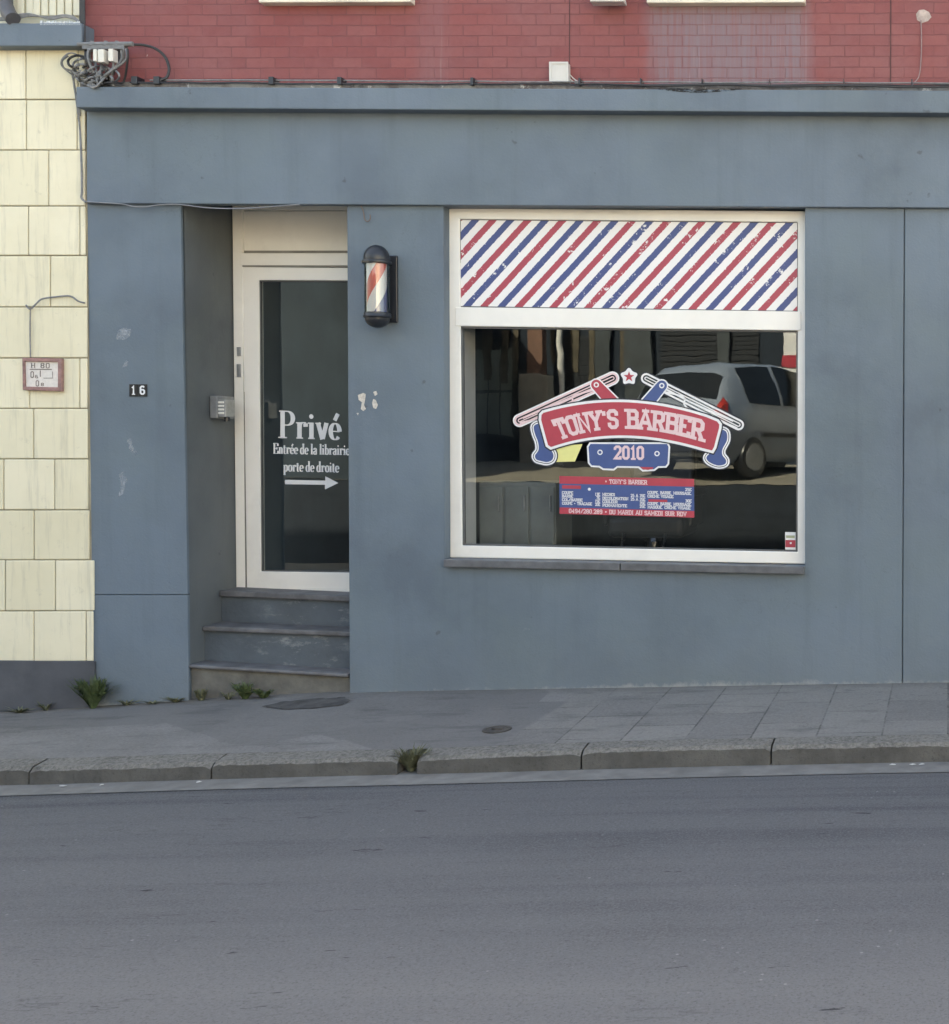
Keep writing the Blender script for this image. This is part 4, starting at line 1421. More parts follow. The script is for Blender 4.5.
# razors (blade outlines left clear, handle solid)
def razor(blade, inner, hp, he, hmat, line_mat, rim):
    rz = obj('razor', outline(blade, 1.9, 3.2, 1), M_navy_v if rim else M_white_v, logo)
    obj('blade_outline', outline(blade, 0, 1.9, 2), line_mat, rz)
    obj('blade_line', outline(blade, -2.6, -1.5, 2), line_mat, rz)
    for k, pl_ in enumerate(inner):
        g = G()
        pts = [Vector((a, b)) for a, b in pl_]
        for a, b in zip(pts, pts[1:]):
            t = (b - a).normalized()
            n_ = Vector((-t.y, t.x)) * .85
            q = [a + n_ - t * .3, b + n_ + t * .3, b - n_ + t * .3, a - n_ - t * .3]
            g.face([F(p.x, p.y, YS - LAY * (2.5 + .1 * (k % 3))) for p in q])
        obj('edge_line', g, line_mat, rz)
    h = capsule(hp[0], hp[1], he[0], he[1], 5.2, 6.2)
    obj('handle_border', flat(offs_poly(h, 1.3), 3), M_white_v, rz)
    hd = obj('handle', flat(h, 4), hmat, rz)
    c = [(hp[0] + 2 * math.cos(q * math.pi / 6), hp[1] + 2 * math.sin(q * math.pi / 6)) for q in range(12)]
    obj('rivet', outline(c, -.5, .7, 5), M_white_v, rz)


razor(capsule(519.5, 420.5, 612.5, 378.2, 3.4, 3.6), [[(523, 418), (570, 398), (594, 388)], [(597, 389), (575, 395), (572, 397), (573, 402), (575, 406)], [(575, 406), (548, 415), (528, 421), (520, 423)]],
      (596.3, 384.8), (615, 405), M_red_v, M_pink_v, False)
razor(capsule(646.2, 378.4, 738.5, 424.8, 3.4, 3.6), [[(664, 388), (690, 402), (733, 421)], [(661, 391), (682, 396), (685, 399), (684, 404), (687, 408)], [(687, 408), (712, 416), (728, 424), (737, 428)]],
      (661.8, 385.6), (645, 406), M_blue_v, M_white_v, True)
# handle ends below the banner
for pts in ([(534, 426), (541, 424), (545, 434), (546.5, 445), (551, 450), (553.5, 455), (552, 460), (547, 462), (541, 461), (536.5, 459.5), (535, 455.5), (538.5, 450), (538, 442), (535, 434)],
            [(719, 430), (726, 431.5), (727, 440), (722.5, 449), (722.5, 455), (726, 460), (725, 464), (719, 465.5), (713, 464), (708, 461), (706.5, 457), (711, 452), (715, 446), (717, 438)]):
    sm = smooth2(pts, 4)
    b_ = obj('handle_end_border', flat(offs_poly(sm, 4.6), 1), M_navy_v, logo)
    obj('white_border', flat(offs_poly(sm, 3.4), 2), M_white_v, b_)
    obj('dark_line', flat(offs_poly(sm, 1.9), 3), M_navy_v, b_)
    obj('white_line', flat(offs_poly(sm, 1.2), 3.6), M_white_v, b_)
    obj('fill', flat(sm, 4.2), M_blue_v, b_)
# clipper plate with the year
pl = [(590.5, 444), (667, 444), (668.5, 447), (667.5, 463.5), (665.5, 466), (658, 466.2), (654, 469.3), (643, 469.8), (639, 466.4), (617, 466), (613.5, 468.8), (603.5, 468.4), (599.5, 465.8), (592, 465.4), (589.5, 462.5), (588.6, 447)]
cp = obj('year_plate', flat(offs_poly(pl, 1.7), 5), M_white_v, logo)
obj('fill', flat(pl, 6), M_blue_v, cp)
obj('red_dial', flat([(639.5, 466.9), (653.5, 467.2), (652.5, 469), (648, 470), (643, 469.4)], 6.6), M_red_v, cp)
for cx_, cy_ in ((600, 452.3), (657, 453.6)):
    c = [(cx_ + 2.2 * math.cos(q * math.pi / 6), cy_ + 2.2 * math.sin(q * math.pi / 6)) for q in range(12)]
    obj('rivet', outline(c, -.6, .5, 7), M_white_v, cp)
g = G()
write(g, '2010', SLAB, line_map(614.5, 458.3, 643.4, 458.8, 11.6, '2010', SLAB, .17), YS - LAY * 7, pen=.22, gap=.17, slab=.16)
obj('year', g, M_pink_v, cp)
# arched banner
topc = quadb((545.5, 412.2), (628.5, 402.4), (715.5, 420.2))
botc = quadb((552.2, 446.6), (626.5, 435.4), (709, 450.2))
ban = topc[1:-1] + [(717, 421.5), (719.3, 424.5), (719, 428)] + [(714, 447), (712, 450.5)] + botc[::-1][1:-1] + [(551, 447), (548, 445)] + [(541.2, 420), (541.5, 415), (543.5, 412.8)]
bn = obj('banner', flat(offs_poly(ban, 3.9), 8), M_navy_v, logo)
obj('white_border', flat(offs_poly(ban, 2.6), 9), M_white_v, bn)
obj('blue_line', flat(offs_poly(ban, 1.0), 9.6), M_white_v, bn)
obj('fill', flat(ban, 10.4), M_red_v, bn)
tb = quadb((560.5, 438.2), (627, 427.0), (704.5, 440.6), 40)
tt_ = quadb((553, 421.8), (626.5, 410.6), (706.5, 422.6), 40)


def curve_at(c, t):
    t = max(0, min(.9999, t)) * (len(c) - 1)
    i = int(t)
    return lerp(c[i][0], c[i + 1][0], t - i), lerp(c[i][1], c[i + 1][1], t - i)


s = "TONY'S BARBER"
tw = text_width(s, SLAB, .16)


def bm_(u, v):
    t = (u / tw)
    a, b = curve_at(tb, t), curve_at(tt_, t)
    e = 0
    if t < 0:
        e = t * 148
    if t > 1:
        e = (t - 1) * 148
    return (lerp(a[0], b[0], v) + e, lerp(a[1], b[1], v))


g = G()
write(g, s, SLAB, bm_, YS - LAY * 11.4, pen=.225, gap=.15, slab=.18)
obj('lettering', g, M_pink_v, bn)
# star badge
fl5 = [(629 + (8.9 + 1.1 * math.cos(5 * a)) * math.sin(a), 376.6 - (8.9 + 1.1 * math.cos(5 * a)) * math.cos(a)) for a in [2 * math.pi * k / 50 for k in range(50)]]
sb = obj('star_badge', flat(fl5, 1), M_navy_v, logo)
obj('white_border', flat(offs_poly(fl5, -1.3), 2), M_white_v, sb)
st = [(629 + (5.6 if k % 2 == 0 else 2.3) * math.sin(k * math.pi / 5), 376.8 - (5.6 if k % 2 == 0 else 2.3) * math.cos(k * math.pi / 5)) for k in range(10)]
obj('star', flat(st, 4), M_red_v, sb)

# ---- price list sticker
pr = thing('price_list', 'small blue price list sticker with red bands on the shop glass', 'price list', F(626, 518, YS))
q4 = lambda u, v: (lerp(lerp(559.3, 694, u), lerp(559.6, 694.4, u), v), lerp(lerp(476, 479, u), lerp(513.8, 517.6, u), v))
rect = lambda a, b, c, d: [q4(a, b), q4(c, b), q4(c, d), q4(a, d)]
obj('sheet', flat(rect(0, 0, 1, 1), 1), M_blue_v, pr)
obj('red_band', flat(rect(0, 0, 1, .2), 2), M_red_v, pr)
obj('red_band', flat(rect(0, .83, 1, 1), 2), M_red_v, pr)
for r_ in ((.02, .24, .16, .33), (.66, .555, .80, .62)):
    obj('red_heading', flat(rect(*r_), 2), M_red_v, pr)


def ptext(s, a, b, v, hh, mat=M_white_v, pen=.2):
    g = G()
    tw_ = text_width(s, SLAB, .16)
    write(g, s, SLAB, lambda u, w_: q4(a + (b - a) * u / tw_, v - w_ * hh), YS - LAY * 3, pen=pen, gap=.16, slab=.1)
    return g


rows_ = [("* TONY'S BARBER", .34, .65, .165, .10), ('COUPE', .02, .10, .47, .066), ('BARBE', .02, .10, .56, .066), ('COL/BARBE', .02, .17, .655, .066), ('COUPE + TRACAGE', .02, .24, .75, .066),
         ('13E', .265, .30, .49, .066), ('7E', .275, .30, .58, .066), ('15E', .265, .30, .67, .066), ('20E', .265, .30, .76, .066),
         ('MECHES', .32, .41, .49, .066), ('DECOLORATION', .32, .51, .59, .066), ('COULEUR', .32, .43, .68, .066), ('PERMANENTE', .32, .50, .775, .066),
         ('25 A 35E', .53, .635, .50, .066), ('25 A 35E', .53, .635, .595, .066), ('35E', .595, .635, .69, .066), ('35E', .595, .635, .78, .066),
         ('25E', .935, .98, .31, .066), ('COUPE, BARBE, MOUSSAGE,', .655, .98, .41, .066), ('CREME VISAGE', .655, .845, .505, .066),
         ('30E', .935, .98, .605, .066), ('COUPE, BARBE, MOUSSAGE,', .655, .98, .70, .066), ('MASQUE, CREME VISAGE', .655, .97, .79, .066),
         ('0494/280.289 * DU MARDI AU SAMEDI SUR RDV', .07, .94, .965, .10)]
for s, a, b, v, hh in rows_:
    obj('text_line', ptext(s, a, b, v, hh), M_white_v if hh < .09 else M_pink_v, pr)
g = G()
cdot = q4(.222, .33)
g.face([F(cdot[0] + 1.5 * math.cos(k * math.pi / 6), cdot[1] + 1.5 * math.sin(k * math.pi / 6), YS - LAY * 3) for k in range(12)])
obj('dot', g, M_white_v, pr)
# sticker in the corner
stk = thing('corner_sticker', 'small red and white sticker in the lower right corner of the display window', 'sticker', F(790, 550, YS))
obj('white_sheet', flat([(785.2, 532), (795.6, 532.2), (795.6, 549.8), (785.2, 549.5)], 1), M_white_v, stk)
obj('red_field', flat([(785.4, 540), (795.4, 540.1), (795.4, 547.4), (785.4, 547.2)], 2), M_red_v, stk)
obj('picture_field', flat([(786, 535.4), (794.8, 535.5), (794.8, 538.2), (786, 538)], 2), simple('olive print', (.35, .38, .25), .5), stk)
obj('dot', flat([(789.8, 542.2), (791.6, 542.2), (791.6, 544), (789.8, 544)], 3), M_white_v, stk)
# yellow paper inside
g = G()
g.pp([(547, 447), (582.5, 444), (575, 461.5), (547, 462.3)], YG - .0006, YG - .0002)
tag(obj('paper_card', g, M_yellow), 'yellow paper card stuck to the glass under the left end of the logo banner', 'paper')


# ------------------------------------------------------------------ barber chair in the dark shop
def chair(cx, cy, label):
    t_ = thing('barber_chair', label, 'chair', (cx, cy, zf))
    g = G()
    g.lathe([(.30, 0), (.30, .02), (.10, .05), (.06, .08), (.06, .38), (.12, .42)], (cx, cy, zf), n=28)
    obj('pedestal', g, M_chrome, t_, smooth=True)
    g = G()
    g.box((cx - .28, cy - .28, zf + .42), (cx + .28, cy + .28, zf + .58))
    obj('seat', g, M_leather, t_, bevel=.05, segs=4)
    g = G()
    g.prism([Vector((cx - .26, cy + .2, zf + .56)), Vector((cx + .26, cy + .2, zf + .56)), Vector((cx + .24, cy + .34, zf + 1.15)), Vector((cx - .24, cy + .34, zf + 1.15))], (0, .12, .02))
    obj('backrest', g, M_leather, t_, bevel=.04, segs=4)
    for s_ in (-1, 1):
        g = G()
        g.box((cx + s_ * .31 - .04, cy - .26, zf + .72), (cx + s_ * .31 + .04, cy + .24, zf + .78))
        g.box((cx + s_ * .31 - .015, cy - .2, zf + .5), (cx + s_ * .31 + .015, cy + .2, zf + .72))
        obj('armrest', g, M_leather, t_, bevel=.015)
    g = G()
    g.tube([(cx - .15, cy - .28, zf + .45), (cx - .15, cy - .5, zf + .16)], .015)
    g.tube([(cx + .15, cy - .28, zf + .45), (cx + .15, cy - .5, zf + .16)], .015)
    for k in range(7):
        g.tube([(cx - .2 + .066 * k, cy - .48, zf + .16), (cx - .2 + .066 * k, cy - .68, zf + .16)], .008)
    g.tube([(cx - .21, cy - .68, zf + .16), (cx + .21, cy - .68, zf + .16)], .012)
    g.tube([(cx - .21, cy - .48, zf + .16), (cx + .21, cy - .48, zf + .16)], .012)
    obj('footrest', g, M_chrome, t_, smooth=True)
    return t_


chair(F(655, 500, 1.2).x, 1.15, 'black barber chair standing in the dark shop behind the price list')


kb = thing('low_cabinet', 'low grey green cabinet inside the shop at the left behind the glass', 'cabinet', (F(512, 540, .7).x, .75, zf))
xa, xb, zk = F(479, 482, .56).x, F(556, 482, .56).x, F(510, 482, .56).z
g = G()
g.box((xa, .56, zf), (xb, .95, zk))
MK = simple('grey green cabinet paint', (.17, .19, .18), .5, .2, 4, .1, 40)
obj('body', g, MK, kb, bevel=.006)
for k in range(3):
    g = G()
    g.box((lerp(xa, xb, (k + .04) / 3), .54, zf + .06), (lerp(xa, xb, (k + .96) / 3), .558, zk - .03))
    pn_ = obj('door_panel', g, MK, kb, bevel=.006)
    g = G()
    g.box((lerp(xa, xb, (k + .8) / 3), .52, zk - .2), (lerp(xa, xb, (k + .84) / 3), .54, zk - .09))
    obj('handle', g, M_steel, pn_, bevel=.003)
# ------------------------------------------------------------------ plants
def tuft(name, label, base, n, hgt, spread, mat, group, wid=.011):
    g = G()
    base = Vector(base)
    for k in range(n):
        an = R.uniform(0, 2 * math.pi)
        le = hgt * R.uniform(.55, 1.1)
        out = Vector((math.cos(an), math.sin(an) * .6, 0)) * spread * R.uniform(.2, 1)
        b0 = base + Vector((math.cos(an), math.sin(an) * .5, 0)) * .02 * R.random()
        pts = [b0 + out * t_ ** 1.4 + Vector((0, 0, le * (t_ - .25 * t_ * t_ * R.uniform(.2, 1.3)))) for t_ in (0, .25, .5, .75, 1)]
        side = Vector((-math.sin(an), math.cos(an), R.uniform(-.4, .4))).normalized()
        w = wid * R.uniform(.6, 1.25)
        ws = [w * .5, w * 1.0, w * 1.05, w * .7, .0005]
        v = []
        for p, q in zip(pts, ws):
            v += [p - side * q, p + side * q + Vector((0, 0, .001))]
        g.add(v, [(2 * i, 2 * i + 1, 2 * i + 3, 2 * i + 2) for i in range(4)])
        if wid > .008:
            for _ in range(3):          # toothed leaflets along the rib
                i = R.choice((1, 2, 3))
                d_ = (side * R.choice((-1, 1)) + Vector((0, 0, .5))).normalized() * w * R.uniform(1.6, 2.8)
                p = pts[i]
                g.face([p, p + d_ * .6 + Vector((0, -.004, .006)), p + d_, p + d_ * .5 - Vector((0, 0, .008))])
    tag(obj(name, g, mat), label, 'weed', group)


p = on_pave(94, 708)
tuft('weed', 'leafy green weed at the foot of the blue pilaster by the cream house', (p.x, -.07, z_pave(p.x, -.07)), 120, .235, .17, M_leaf, 'weeds on the pavement', .011)
p = on_pave(246, 700)
tuft('weed', 'low green weed below the middle of the door steps', (p.x - .02, -.05, z_pave(p.x, -.05)), 60, .125, .10, M_leaf, 'weeds on the pavement', .011)
tuft('weed', 'small flat weed spreading right of the low weed under the steps', (p.x + .10, -.05, z_pave(p.x + .1, -.05)), 34, .07, .09, M_leaf, 'weeds on the pavement', .01)
p = on_pave(195, 703)
tuft('weed', 'small dusty weed in the corner of pilaster and steps', (p.x, -.02, z_pave(p.x, -.02)), 26, .10, .05, M_dryleaf, 'weeds on the pavement', .009)
p = on_pave(166, 706)
tuft('weed', 'thin flat dry weed along the foot of the pilaster', (p.x, -.03, z_pave(p.x, -.03)), 30, .04, .10, M_dryleaf, 'weeds on the pavement', .007)
p = on_pave(22, 712)
tuft('weed', 'sparse dry weed at the foot of the dark plinth', (p.x, -.08, z_pave(p.x, -.08)), 26, .045, .14, M_dryleaf, 'weeds on the pavement', .007)
for px, lab, n_, h_ in ((60, 'wispy dry grass at the dark plinth left of the leafy weed', 24, .07), (128, 'wispy dry grass at the pilaster foot right of the leafy weed', 22, .05), (216, 'thin grass blades under the left half of the lowest step', 26, .06), (150, 'flat moss-like growth at the middle of the pilaster foot', 30, .022)):
    p = on_pave(px, 705)
    tuft('weed', lab, (p.x, -.04, z_pave(p.x, -.04)), n_, h_, .09, M_dryleaf, 'weeds on the pavement', .005)
kx = joints[2] - .05
tuft('weed', 'grassy tuft growing in the gap between two kerb stones', (kx, -1.5, zg_(kx) + .01), 170, .15, .13, M_dryleaf, 'weeds on the pavement', .006)

# iron cover and gutter litter
p = on_pave(497, 730)
cv = thing('valve_cover', 'small rusty iron valve cover set in the pavement slabs', 'cover', p)
g = G()
w_, d_ = .085, .075
zz = lambda x, y: z_pave(x, y)
g.lathe([(.082, .002), (.082, .007), (.062, .0075), (.06, .004), (.0005, .004)], p, Vector((zb_(p.x - .2) - zb_(p.x + .2), zz(p.x, p.y - .2) - zz(p.x, p.y + .2), .4)), 24)
cvo = obj('lid', g, M_iron, cv)
g = G()
g.box((p.x - .03, p.y - .008, p.z + .004), (p.x + .03, p.y + .008, p.z + .012))
obj('grip', g, M_iron, cvo, bevel=.002)
for i, (px, py, s_, lab) in enumerate(((64, 784, .015, 'white scrap of paper in the gutter near the left edge'), (103, 783.5, .009, 'tiny pale scrap in the gutter right of the left paper scrap'), (200, 779.5, .012, 'white scrap in the gutter below a kerb joint'),
                                       (893, 764.5, .014, 'left white scrap of the row in the gutter at the right'), (913, 764, .012, 'middle white scrap of the row in the gutter at the right'), (922, 763.6, .011, 'right white scrap of the row in the gutter at the right'))):
    q = F(px, py, -1.60)
    g = G()
    v = [Vector((q.x + s_ * (1.5 * math.cos(a) + R.uniform(-.3, .3)), -1.61 + s_ * math.sin(a), zg_(q.x) + .005 + R.uniform(0, .006))) for a in [k * math.pi / 3.5 for k in range(7)]]
    v.append(Vector((q.x, -1.61, zg_(q.x) + .013)))
    g.add(v, [(k, (k + 1) % 7, 7) for k in range(7)])
    tag(obj('paper_scrap', g, M_paper), lab, 'litter', 'scraps in the gutter')

# ------------------------------------------------------------------ the far side of the street, seen in the glass
YM = YG


def V(px, py, depth):
    """place seen by reflection: depth is the real distance in front of the facade"""
    p = F(px, py, 2 * YM + depth)
    return Vector((p.x, -depth, p.z))


rz = zg_(-1.5)
g = G()
sheet(g, lambda x, y: zg_(max(-8, min(4, x))) + .13, X0, X1, [-7.9 - .35 * k for k in range(6)], 60)
struct('far_pavement', g, M_gutter)
Y_W = -9.6
ZF = .98


def zfore(x, y):
    return ZF + min(1.0, max(0, (-y - 9.6) / 2.2)) * .17


g = G()
sheet(g, zfore, -22, 16, [-9.62 - .3 * k for k in range(10)] + [-13, -16, -19, -26], 40)
struct('forecourt', g, simple('pale gravelled forecourt', (.24, .22, .18), .9, .2, 3, .4, 60))
g = G()
for r_ in range(6):
    x = -22.0 + (r_ % 2) * .2
    z0 = -.35 + r_ * .22
    while x < 16:
        w = R.uniform(.36, .44)
        dy = R.uniform(-.004, .004)
        g.box((x + .001, Y_W - .25, z0 + .001), (x + w - .001, Y_W + dy * .4, min(z0 + .219, ZF + .01)))
        x += w
rw = thing('retaining_wall', 'low dark block wall across the street seen in the window reflection', 'wall', (-3, Y_W, -.2))
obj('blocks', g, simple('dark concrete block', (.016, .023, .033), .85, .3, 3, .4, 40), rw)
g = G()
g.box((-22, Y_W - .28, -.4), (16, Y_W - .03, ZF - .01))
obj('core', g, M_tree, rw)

# house and workshop opposite
YO = 17.0
op = thing('opposite_building', 'dark workshop front across the street mirrored in the shop glass', 'building', (-6, -YO, 1.1))
ZO = 4.6
op_open = [(V(484, 400, YO).x, V(518, 400, YO).x, 1.15, 2.9, 'glazed_door'), (V(566, 400, YO).x, V(612, 400, YO).x, 1.15, 3.6, 'shutter'), (V(660, 400, YO).x, V(760, 400, YO).x, 1.15, 3.9, 'shutter')]
g = G()
g.box((-15, -YO - 6, -1), (.5, -YO, ZO))
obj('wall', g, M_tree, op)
for a, b, z0, z1, nm in op_open:
    a, b = min(a, b), max(a, b)
    if nm == 'shutter':
        g = G()
        k = 0
        zz0 = z0
        while zz0 < z1:
            g.box((a, -YO + .001, zz0), (b, -YO + .03, zz0 + .085))
            zz0 += .1
        obj('shutter', g, simple('dark roller shutter', (.008, .013, .020), .5, .2, 4), op, bevel=.004)
    else:
        g = G()
        g.ring([Vector((a - .3, -YO + .02, z0)), Vector((b, -YO + .02, z0)), Vector((b, -YO + .02, z1 + .6)), Vector((a - .3, -YO + .02, z1 + .6))],
               [Vector((a - .2, -YO + .02, z0 + .5)), Vector((b - .08, -YO + .02, z0 + .5)), Vector((b - .08, -YO + .02, z1 + .5)), Vector((a - .2, -YO + .02, z1 + .5))], 0, -.06, pts=True)
        fr = obj('window', g, M_black, op)
        n_ = 3
        for k in range(n_):
            for z_a, z_b in ((z0 + .52, z1 - .4), (z1 - .34, z1 + .5)):
                g = G()
                xa, xb = lerp(a - .2, b - .08, (k + .06) / n_), lerp(a - .2, b - .08, (k + .94) / n_)
                g.box((xa, -YO + .002, z_a), (xb, -YO + .012, z_b))
                obj('pane', g, simple('pale blind', (.30, .36, .33), .5, .15, 2), fr)
for pa, pb in ((597, 612), (626, 652), (718, 730)):
    g = G()
    a, b = V(pa, 400, YO), V(pb, 400, YO)
    g.box((min(a.x, b.x), -YO - .1, 1.1), (max(a.x, b.x), -YO + .12, ZO - .3))
    obj('pier', g, simple('grey pier render', (.05, .062, .07), .8, .3, 5), op, bevel=.01)
g = G()
for k in range(9):
    xx = V(480, 400, YO).x + .35 * k + R.uniform(-.1, .1)
    g.box((xx, -YO + .001, 2.9 + R.uniform(-.3, .3)), (xx + R.uniform(.05, .2), -YO + .05, 4.4))
obj('hanging_panels', g, simple('faded boards', (.10, .085, .06), .8, .5, 6), op)
# unseen pale houses added beside the workshop to bounce sunlight onto the shopfront
for (a, b, lab) in ((.6, 9.0, 'unseen pale house added for bounce light, right of the mirrored workshop'), (9.1, 18.0, 'unseen pale house added for bounce light, far right on the opposite side'), (-24.5, -15.1, 'unseen pale house added for bounce light, left of the mirrored workshop')):
    hs = thing('bounce_fill_house', lab, 'house', ((a + b) / 2, -16.5, .9), 'added bounce light houses across the street')
    g = G()
    g.box((a, -24, -1), (b, -16.5, 7.0))
    obj('wall', g, simple('pale bounce render', (.70, .68, .62), .8, .06, 2), hs)
    g = G()
    g.prism([Vector((a - .1, -16.3, 7.0)), Vector((a - .1, -24.2, 7.0)), Vector((a - .1, -20.2, 9.6))], (b - a + .2 - .1, 0, 0))
    obj('roof', g, simple('slate roof', (.08, .085, .1), .6), hs)
    for k in range(3):
        xc = lerp(a, b, (k + .5) / 3)
        for zz in (1.9, 4.6):
            g = G()
            g.ring([Vector((xc - .5, -16.49, zz)), Vector((xc + .5, -16.49, zz)), Vector((xc + .5, -16.49, zz + 1.5)), Vector((xc - .5, -16.49, zz + 1.5))],
                   [Vector((xc - .42, -16.49, zz + .08)), Vector((xc + .42, -16.49, zz + .08)), Vector((xc + .42, -16.49, zz + 1.42)), Vector((xc - .42, -16.49, zz + 1.42))], 0, .05, pts=True)
            fr = obj('window', g, M_white, hs)
            g = G()
            g.box((xc - .43, -16.498, zz + .07), (xc + .43, -16.47, zz + 1.43))
            obj('pane', g, M_carglass, fr)
g = G()
g.box((-22, -9.95, .85), (-7.2, -9.64, 4.6))  # added dark wall, screens the sunlit forecourt from the door glass
g.prism([Vector((-7.2, -9.96, .9)), Vector((-9.4, -16.9, .9)), Vector((-9.4, -16.9, 4.6)), Vector((-7.2, -9.96, 4.6))], (-.25, .05, 0))
tag(obj('reflection_screen_wall', g, simple('blue grey render', (.030, .046, .062), .8, .35, 1.2, .3, 30), bevel=.02), 'dark wall added across the street to keep the sunlit forecourt out of the door reflection', 'wall')
# brick pillar with a pale block below
g = G()
a, b = V(529, 400, 16.3), V(544, 400, 16.3)
g.box((a.x, -16.5, 1.1), (b.x, -16.25, 4.6))
bp = tag(obj('brick_pillar', g, simple('brown brick', (.20, .11, .08), .8, .3, 8, .4, 30)), 'brown brick pillar across the street mirrored beside the white post', 'pillar')
g = G()
a, b = V(524, 376, 16.0), V(553, 418, 16.0)
g.box((a.x, -16.1, 1.12), (b.x, -15.7, a.z))
tag(obj('concrete_block', g, simple('pale concrete', (.42, .38, .32), .85, .2, 4, .5, 30), bevel=.02), 'pale concrete block before the mirrored brick pillar', 'block')
g = G()
a = V(561, 400, 13.0)
g.tube([(a.x, -13.0, 1.1), (a.x, -13.0, 4.6)], .048, 14)
tag(obj('white_post', g, simple('white post paint', (.75, .75, .72), .5, .05), smooth=True), 'slim white post across the street mirrored behind the logo', 'post')
rs = thing('red_white_sign', 'red and white board across the street mirrored at the right window edge', 'sign', V(800, 372, 16.0))
g = G()
a, b = V(783, 372, 16), V(830, 330, 16)
g.box((a.x, -16.0, a.z), (b.x, -15.95, b.z))
obj('board', g, M_white_v, rs)
g = G()
g.box((a.x - .02, -15.95, a.z + .1), (b.x, -15.93, a.z + .3))
obj('red_field', g, M_red_v, rs)
g = G()
g.tube([((a.x + b.x) / 2, -15.98, 1.1), ((a.x + b.x) / 2, -15.98, a.z)], .03)
obj('post', g, M_steel, rs)
# stacked dark crates and bench left in the reflection
g = G()


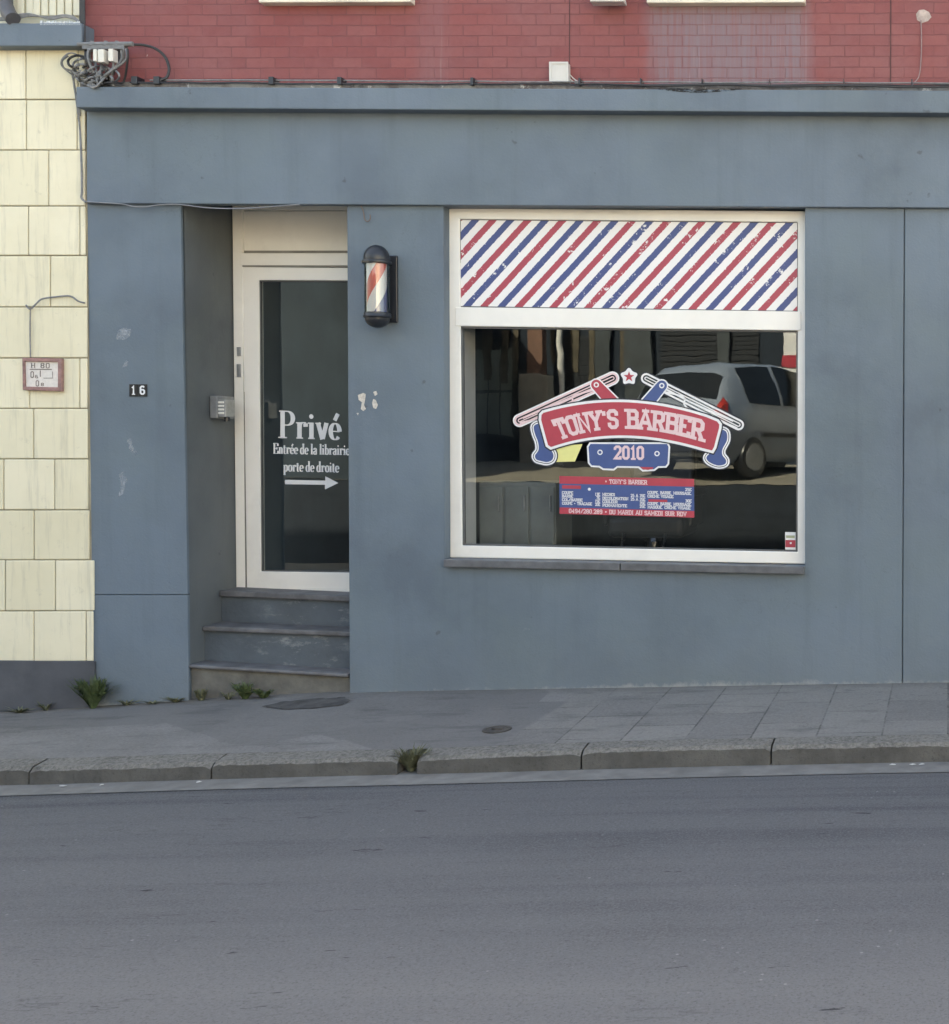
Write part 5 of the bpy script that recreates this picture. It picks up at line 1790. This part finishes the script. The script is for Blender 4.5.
# ---- parked car
def car():
    ST = [  # s, z under, z belt, z top, half width, half width at roof
        (0.00, .48, .66, .70, .70, .55), (.04, .36, .86, .90, .77, .62), (.14, .30, .97, 1.03, .81, .66), (.34, .27, .99, 1.38, .83, .62), (.50, .25, 1.0, 1.49, .84, .60), (.9, .24, 1.0, 1.53, .85, .60),
        (1.5, .24, .99, 1.55, .85, .60), (2.1, .24, .98, 1.50, .85, .59), (2.5, .24, .97, 1.34, .85, .61), (2.95, .25, .96, 1.05, .84, .68), (3.4, .26, .90, .96, .81, .66), (3.8, .30, .78, .84, .74, .58), (3.98, .40, .62, .66, .62, .48)]
    pal = Matrix.Identity(3)
    a = math.radians(30)
    hx, hy = math.sin(a), -math.cos(a)          # heading away from the shop
    fwd, left = Vector((hx, hy, 0)), Vector((hy, -hx, 0))
    tail = V(667, 440, 10.0)
    org = Vector((tail.x, tail.y, zfore(tail.x, tail.y)))
    K = 1.12

    def T(lx, s, z):
        return org + (left * lx + fwd * s + Vector((0, 0, z))) * K

    def sec(s):
        for p, q in zip(ST, ST[1:]):
            if p[0] <= s <= q[0]:
                u = (s - p[0]) / (q[0] - p[0])
                u = u * u * (3 - 2 * u) * .35 + u * .65
                return [lerp(i, j, u) for i, j in zip(p[1:], q[1:])]
        return list(ST[-1][1:])

    def half(s, side, off=0):
        zu, zb, zt, hw, hr = sec(s)
        pts = [(0, zu), (hw * .86, zu), (hw * .97, zu + .10), (hw + off, lerp(zu, zb, .55)), (hw * .985 + off, zb), (lerp(hw, hr, .55) + off, lerp(zb, zt, .55)), (hr + off * .7, zt - .05 * min(1, (zt - zb) / .3) + off * .5), (hr * .8, zt - .005 + off), (hr * .4, zt + .012 + off), (0, zt + .018 + off)]
        return [T(side * x, s, z) for x, z in pts]

    ss = [0, .02, .04, .08, .14, .2, .27, .34, .42, .5, .7, .9, 1.2, 1.5, 1.8, 2.1, 2.3, 2.5, 2.7, 2.95, 3.2, 3.4, 3.6, 3.8, 3.9, 3.98]
    t_ = thing('parked_car', 'grey hatchback parked across the street, mirrored in the shop glass', 'car', org)
    g = G()
    for side in (-1, 1):
        rows = [half(s, side) for s in ss]
        n = len(rows[0])
        g.add([p for r_ in rows for p in r_], [(i * n + j, i * n + j + 1, (i + 1) * n + j + 1, (i + 1) * n + j) for i in range(len(rows) - 1) for j in range(n - 1)])
        g.face(rows[0])
        g.face(rows[-1])
    body = obj('body', g, simple('silver grey car paint', (.25, .30, .37), .3, .03, 5, 0, 10, metal=.15, coat=.7), t_, smooth=True)

    def patch(s0, s1, j0, j1, side, off, n=6):
        g = G()
        rows = [half(lerp(s0, s1, k / n), side, off)[j0:j1 + 1] for k in range(n + 1)]
        m = j1 - j0 + 1
        g.add([p for r_ in rows for p in r_], [(i * m + j, i * m + j + 1, (i + 1) * m + j + 1, (i + 1) * m + j) for i in range(n) for j in range(m - 1)])
        return g

    for side in (-1, 1):
        for s0, s1 in ((.62, 1.28), (1.36, 2.28)):
            obj('side_window', patch(s0, s1, 4, 6, side, .012), M_carglass, body, smooth=True)
        obj('tail_light', patch(.05, .22, 3, 5, side, .016), simple('red tail light', (.45, .03, .02), .2, .1, 9, 0, 10, coat=.6), body, smooth=True)
        g = G()
        for z_ in (.5, .56):
            g.add([half(lerp(.9, 2.6, k / 6), side)[3] + left * side * .012 + Vector((0, 0, z_ - .62)) for k in range(7)], [])
        g.f += [(i, i + 1, 8 + i, 7 + i) for i in range(6)]
        obj('side_strip', g, M_black, body)
    g = patch(.15, .335, 6, 9, -1, .014)
    g2 = patch(.15, .335, 6, 9, 1, .014)
    g.add(g2.v, g2.f)
    obj('rear_window', g, M_carglass, body, smooth=True)
    g = G()
    g.prism([T(-.26, -.03, .62), T(.26, -.03, .62), T(.26, -.02, .74), T(-.26, -.02, .74)], fwd * .03)
    obj('number_plate', g, M_white_v, body)
    g = G()
    g.prism([T(-.74, -.05, .36), T(.74, -.05, .36), T(.74, -.05, .52), T(-.74, -.05, .52)], fwd * .2)
    obj('bumper', g, M_black, body, bevel=.03)
    for side in (-1, 1):
        for s in (.72, 3.2):
            c = T(side * .70, s, .30)
            ax = left * side
            g = G()
            g.lathe([(.20, -.02), (.29, -.01), (.30, .02), (.30, .13), (.285, .16), (.2, .165)], c, ax, 28)
            wh = obj('wheel', g, M_black, t_, smooth=True)
            g = G()
            g.lathe([(.195, .15), (.19, .172), (.08, .165), (.0005, .18)], c, ax, 24)
            obj('rim', g, M_steel, wh, smooth=True)


car()

# ------------------------------------------------------------------ light
SUN_EL, SUN_AZ = math.radians(40), math.radians(-28)      # azimuth from +y towards +x: the sun stands behind the shop
w = bpy.data.worlds.new('World')
S.world = w
w.use_nodes = True
nt = w.node_tree
nt.nodes.clear()
sky = nt.nodes.new('ShaderNodeTexSky')
sky.sky_type = 'NISHITA'
sky.sun_disc = False
sky.sun_elevation = SUN_EL
sky.sun_rotation = SUN_AZ
sky.air_density = 1.0
sky.dust_density = 3.5
sky.ozone_density = .6
bg = nt.nodes.new('ShaderNodeBackground')
bg.inputs[1].default_value = .10
ow = nt.nodes.new('ShaderNodeOutputWorld')
nt.links.new(sky.outputs[0], bg.inputs[0])
nt.links.new(bg.outputs[0], ow.inputs[0])
sl = bpy.data.lights.new('sun', 'SUN')
sl.energy = 3.4
sl.angle = math.radians(.55)
sl.color = (1, .95, .86)
so = bpy.data.objects.new('sun', sl)
COL.objects.link(so)
sd = Vector((math.sin(SUN_AZ) * math.cos(SUN_EL), math.cos(SUN_AZ) * math.cos(SUN_EL), math.sin(SUN_EL)))
so.rotation_euler = sd.to_track_quat('Z', 'Y').to_euler()
so.location = sd * 30

vs = S.view_settings
S.display_settings.display_device = 'sRGB'
vs.view_transform = 'Standard'
vs.look = 'None'
vs.exposure = 3.07
vs.use_white_balance = True
vs.white_balance_temperature = 8400
vs.white_balance_tint = 9
vs.gamma = 1
vs.use_curve_mapping = False
S.cycles.use_denoising = True
S.cycles.max_bounces = 8
S.cycles.transparent_max_bounces = 12
S.cycles.sample_clamp_indirect = 6
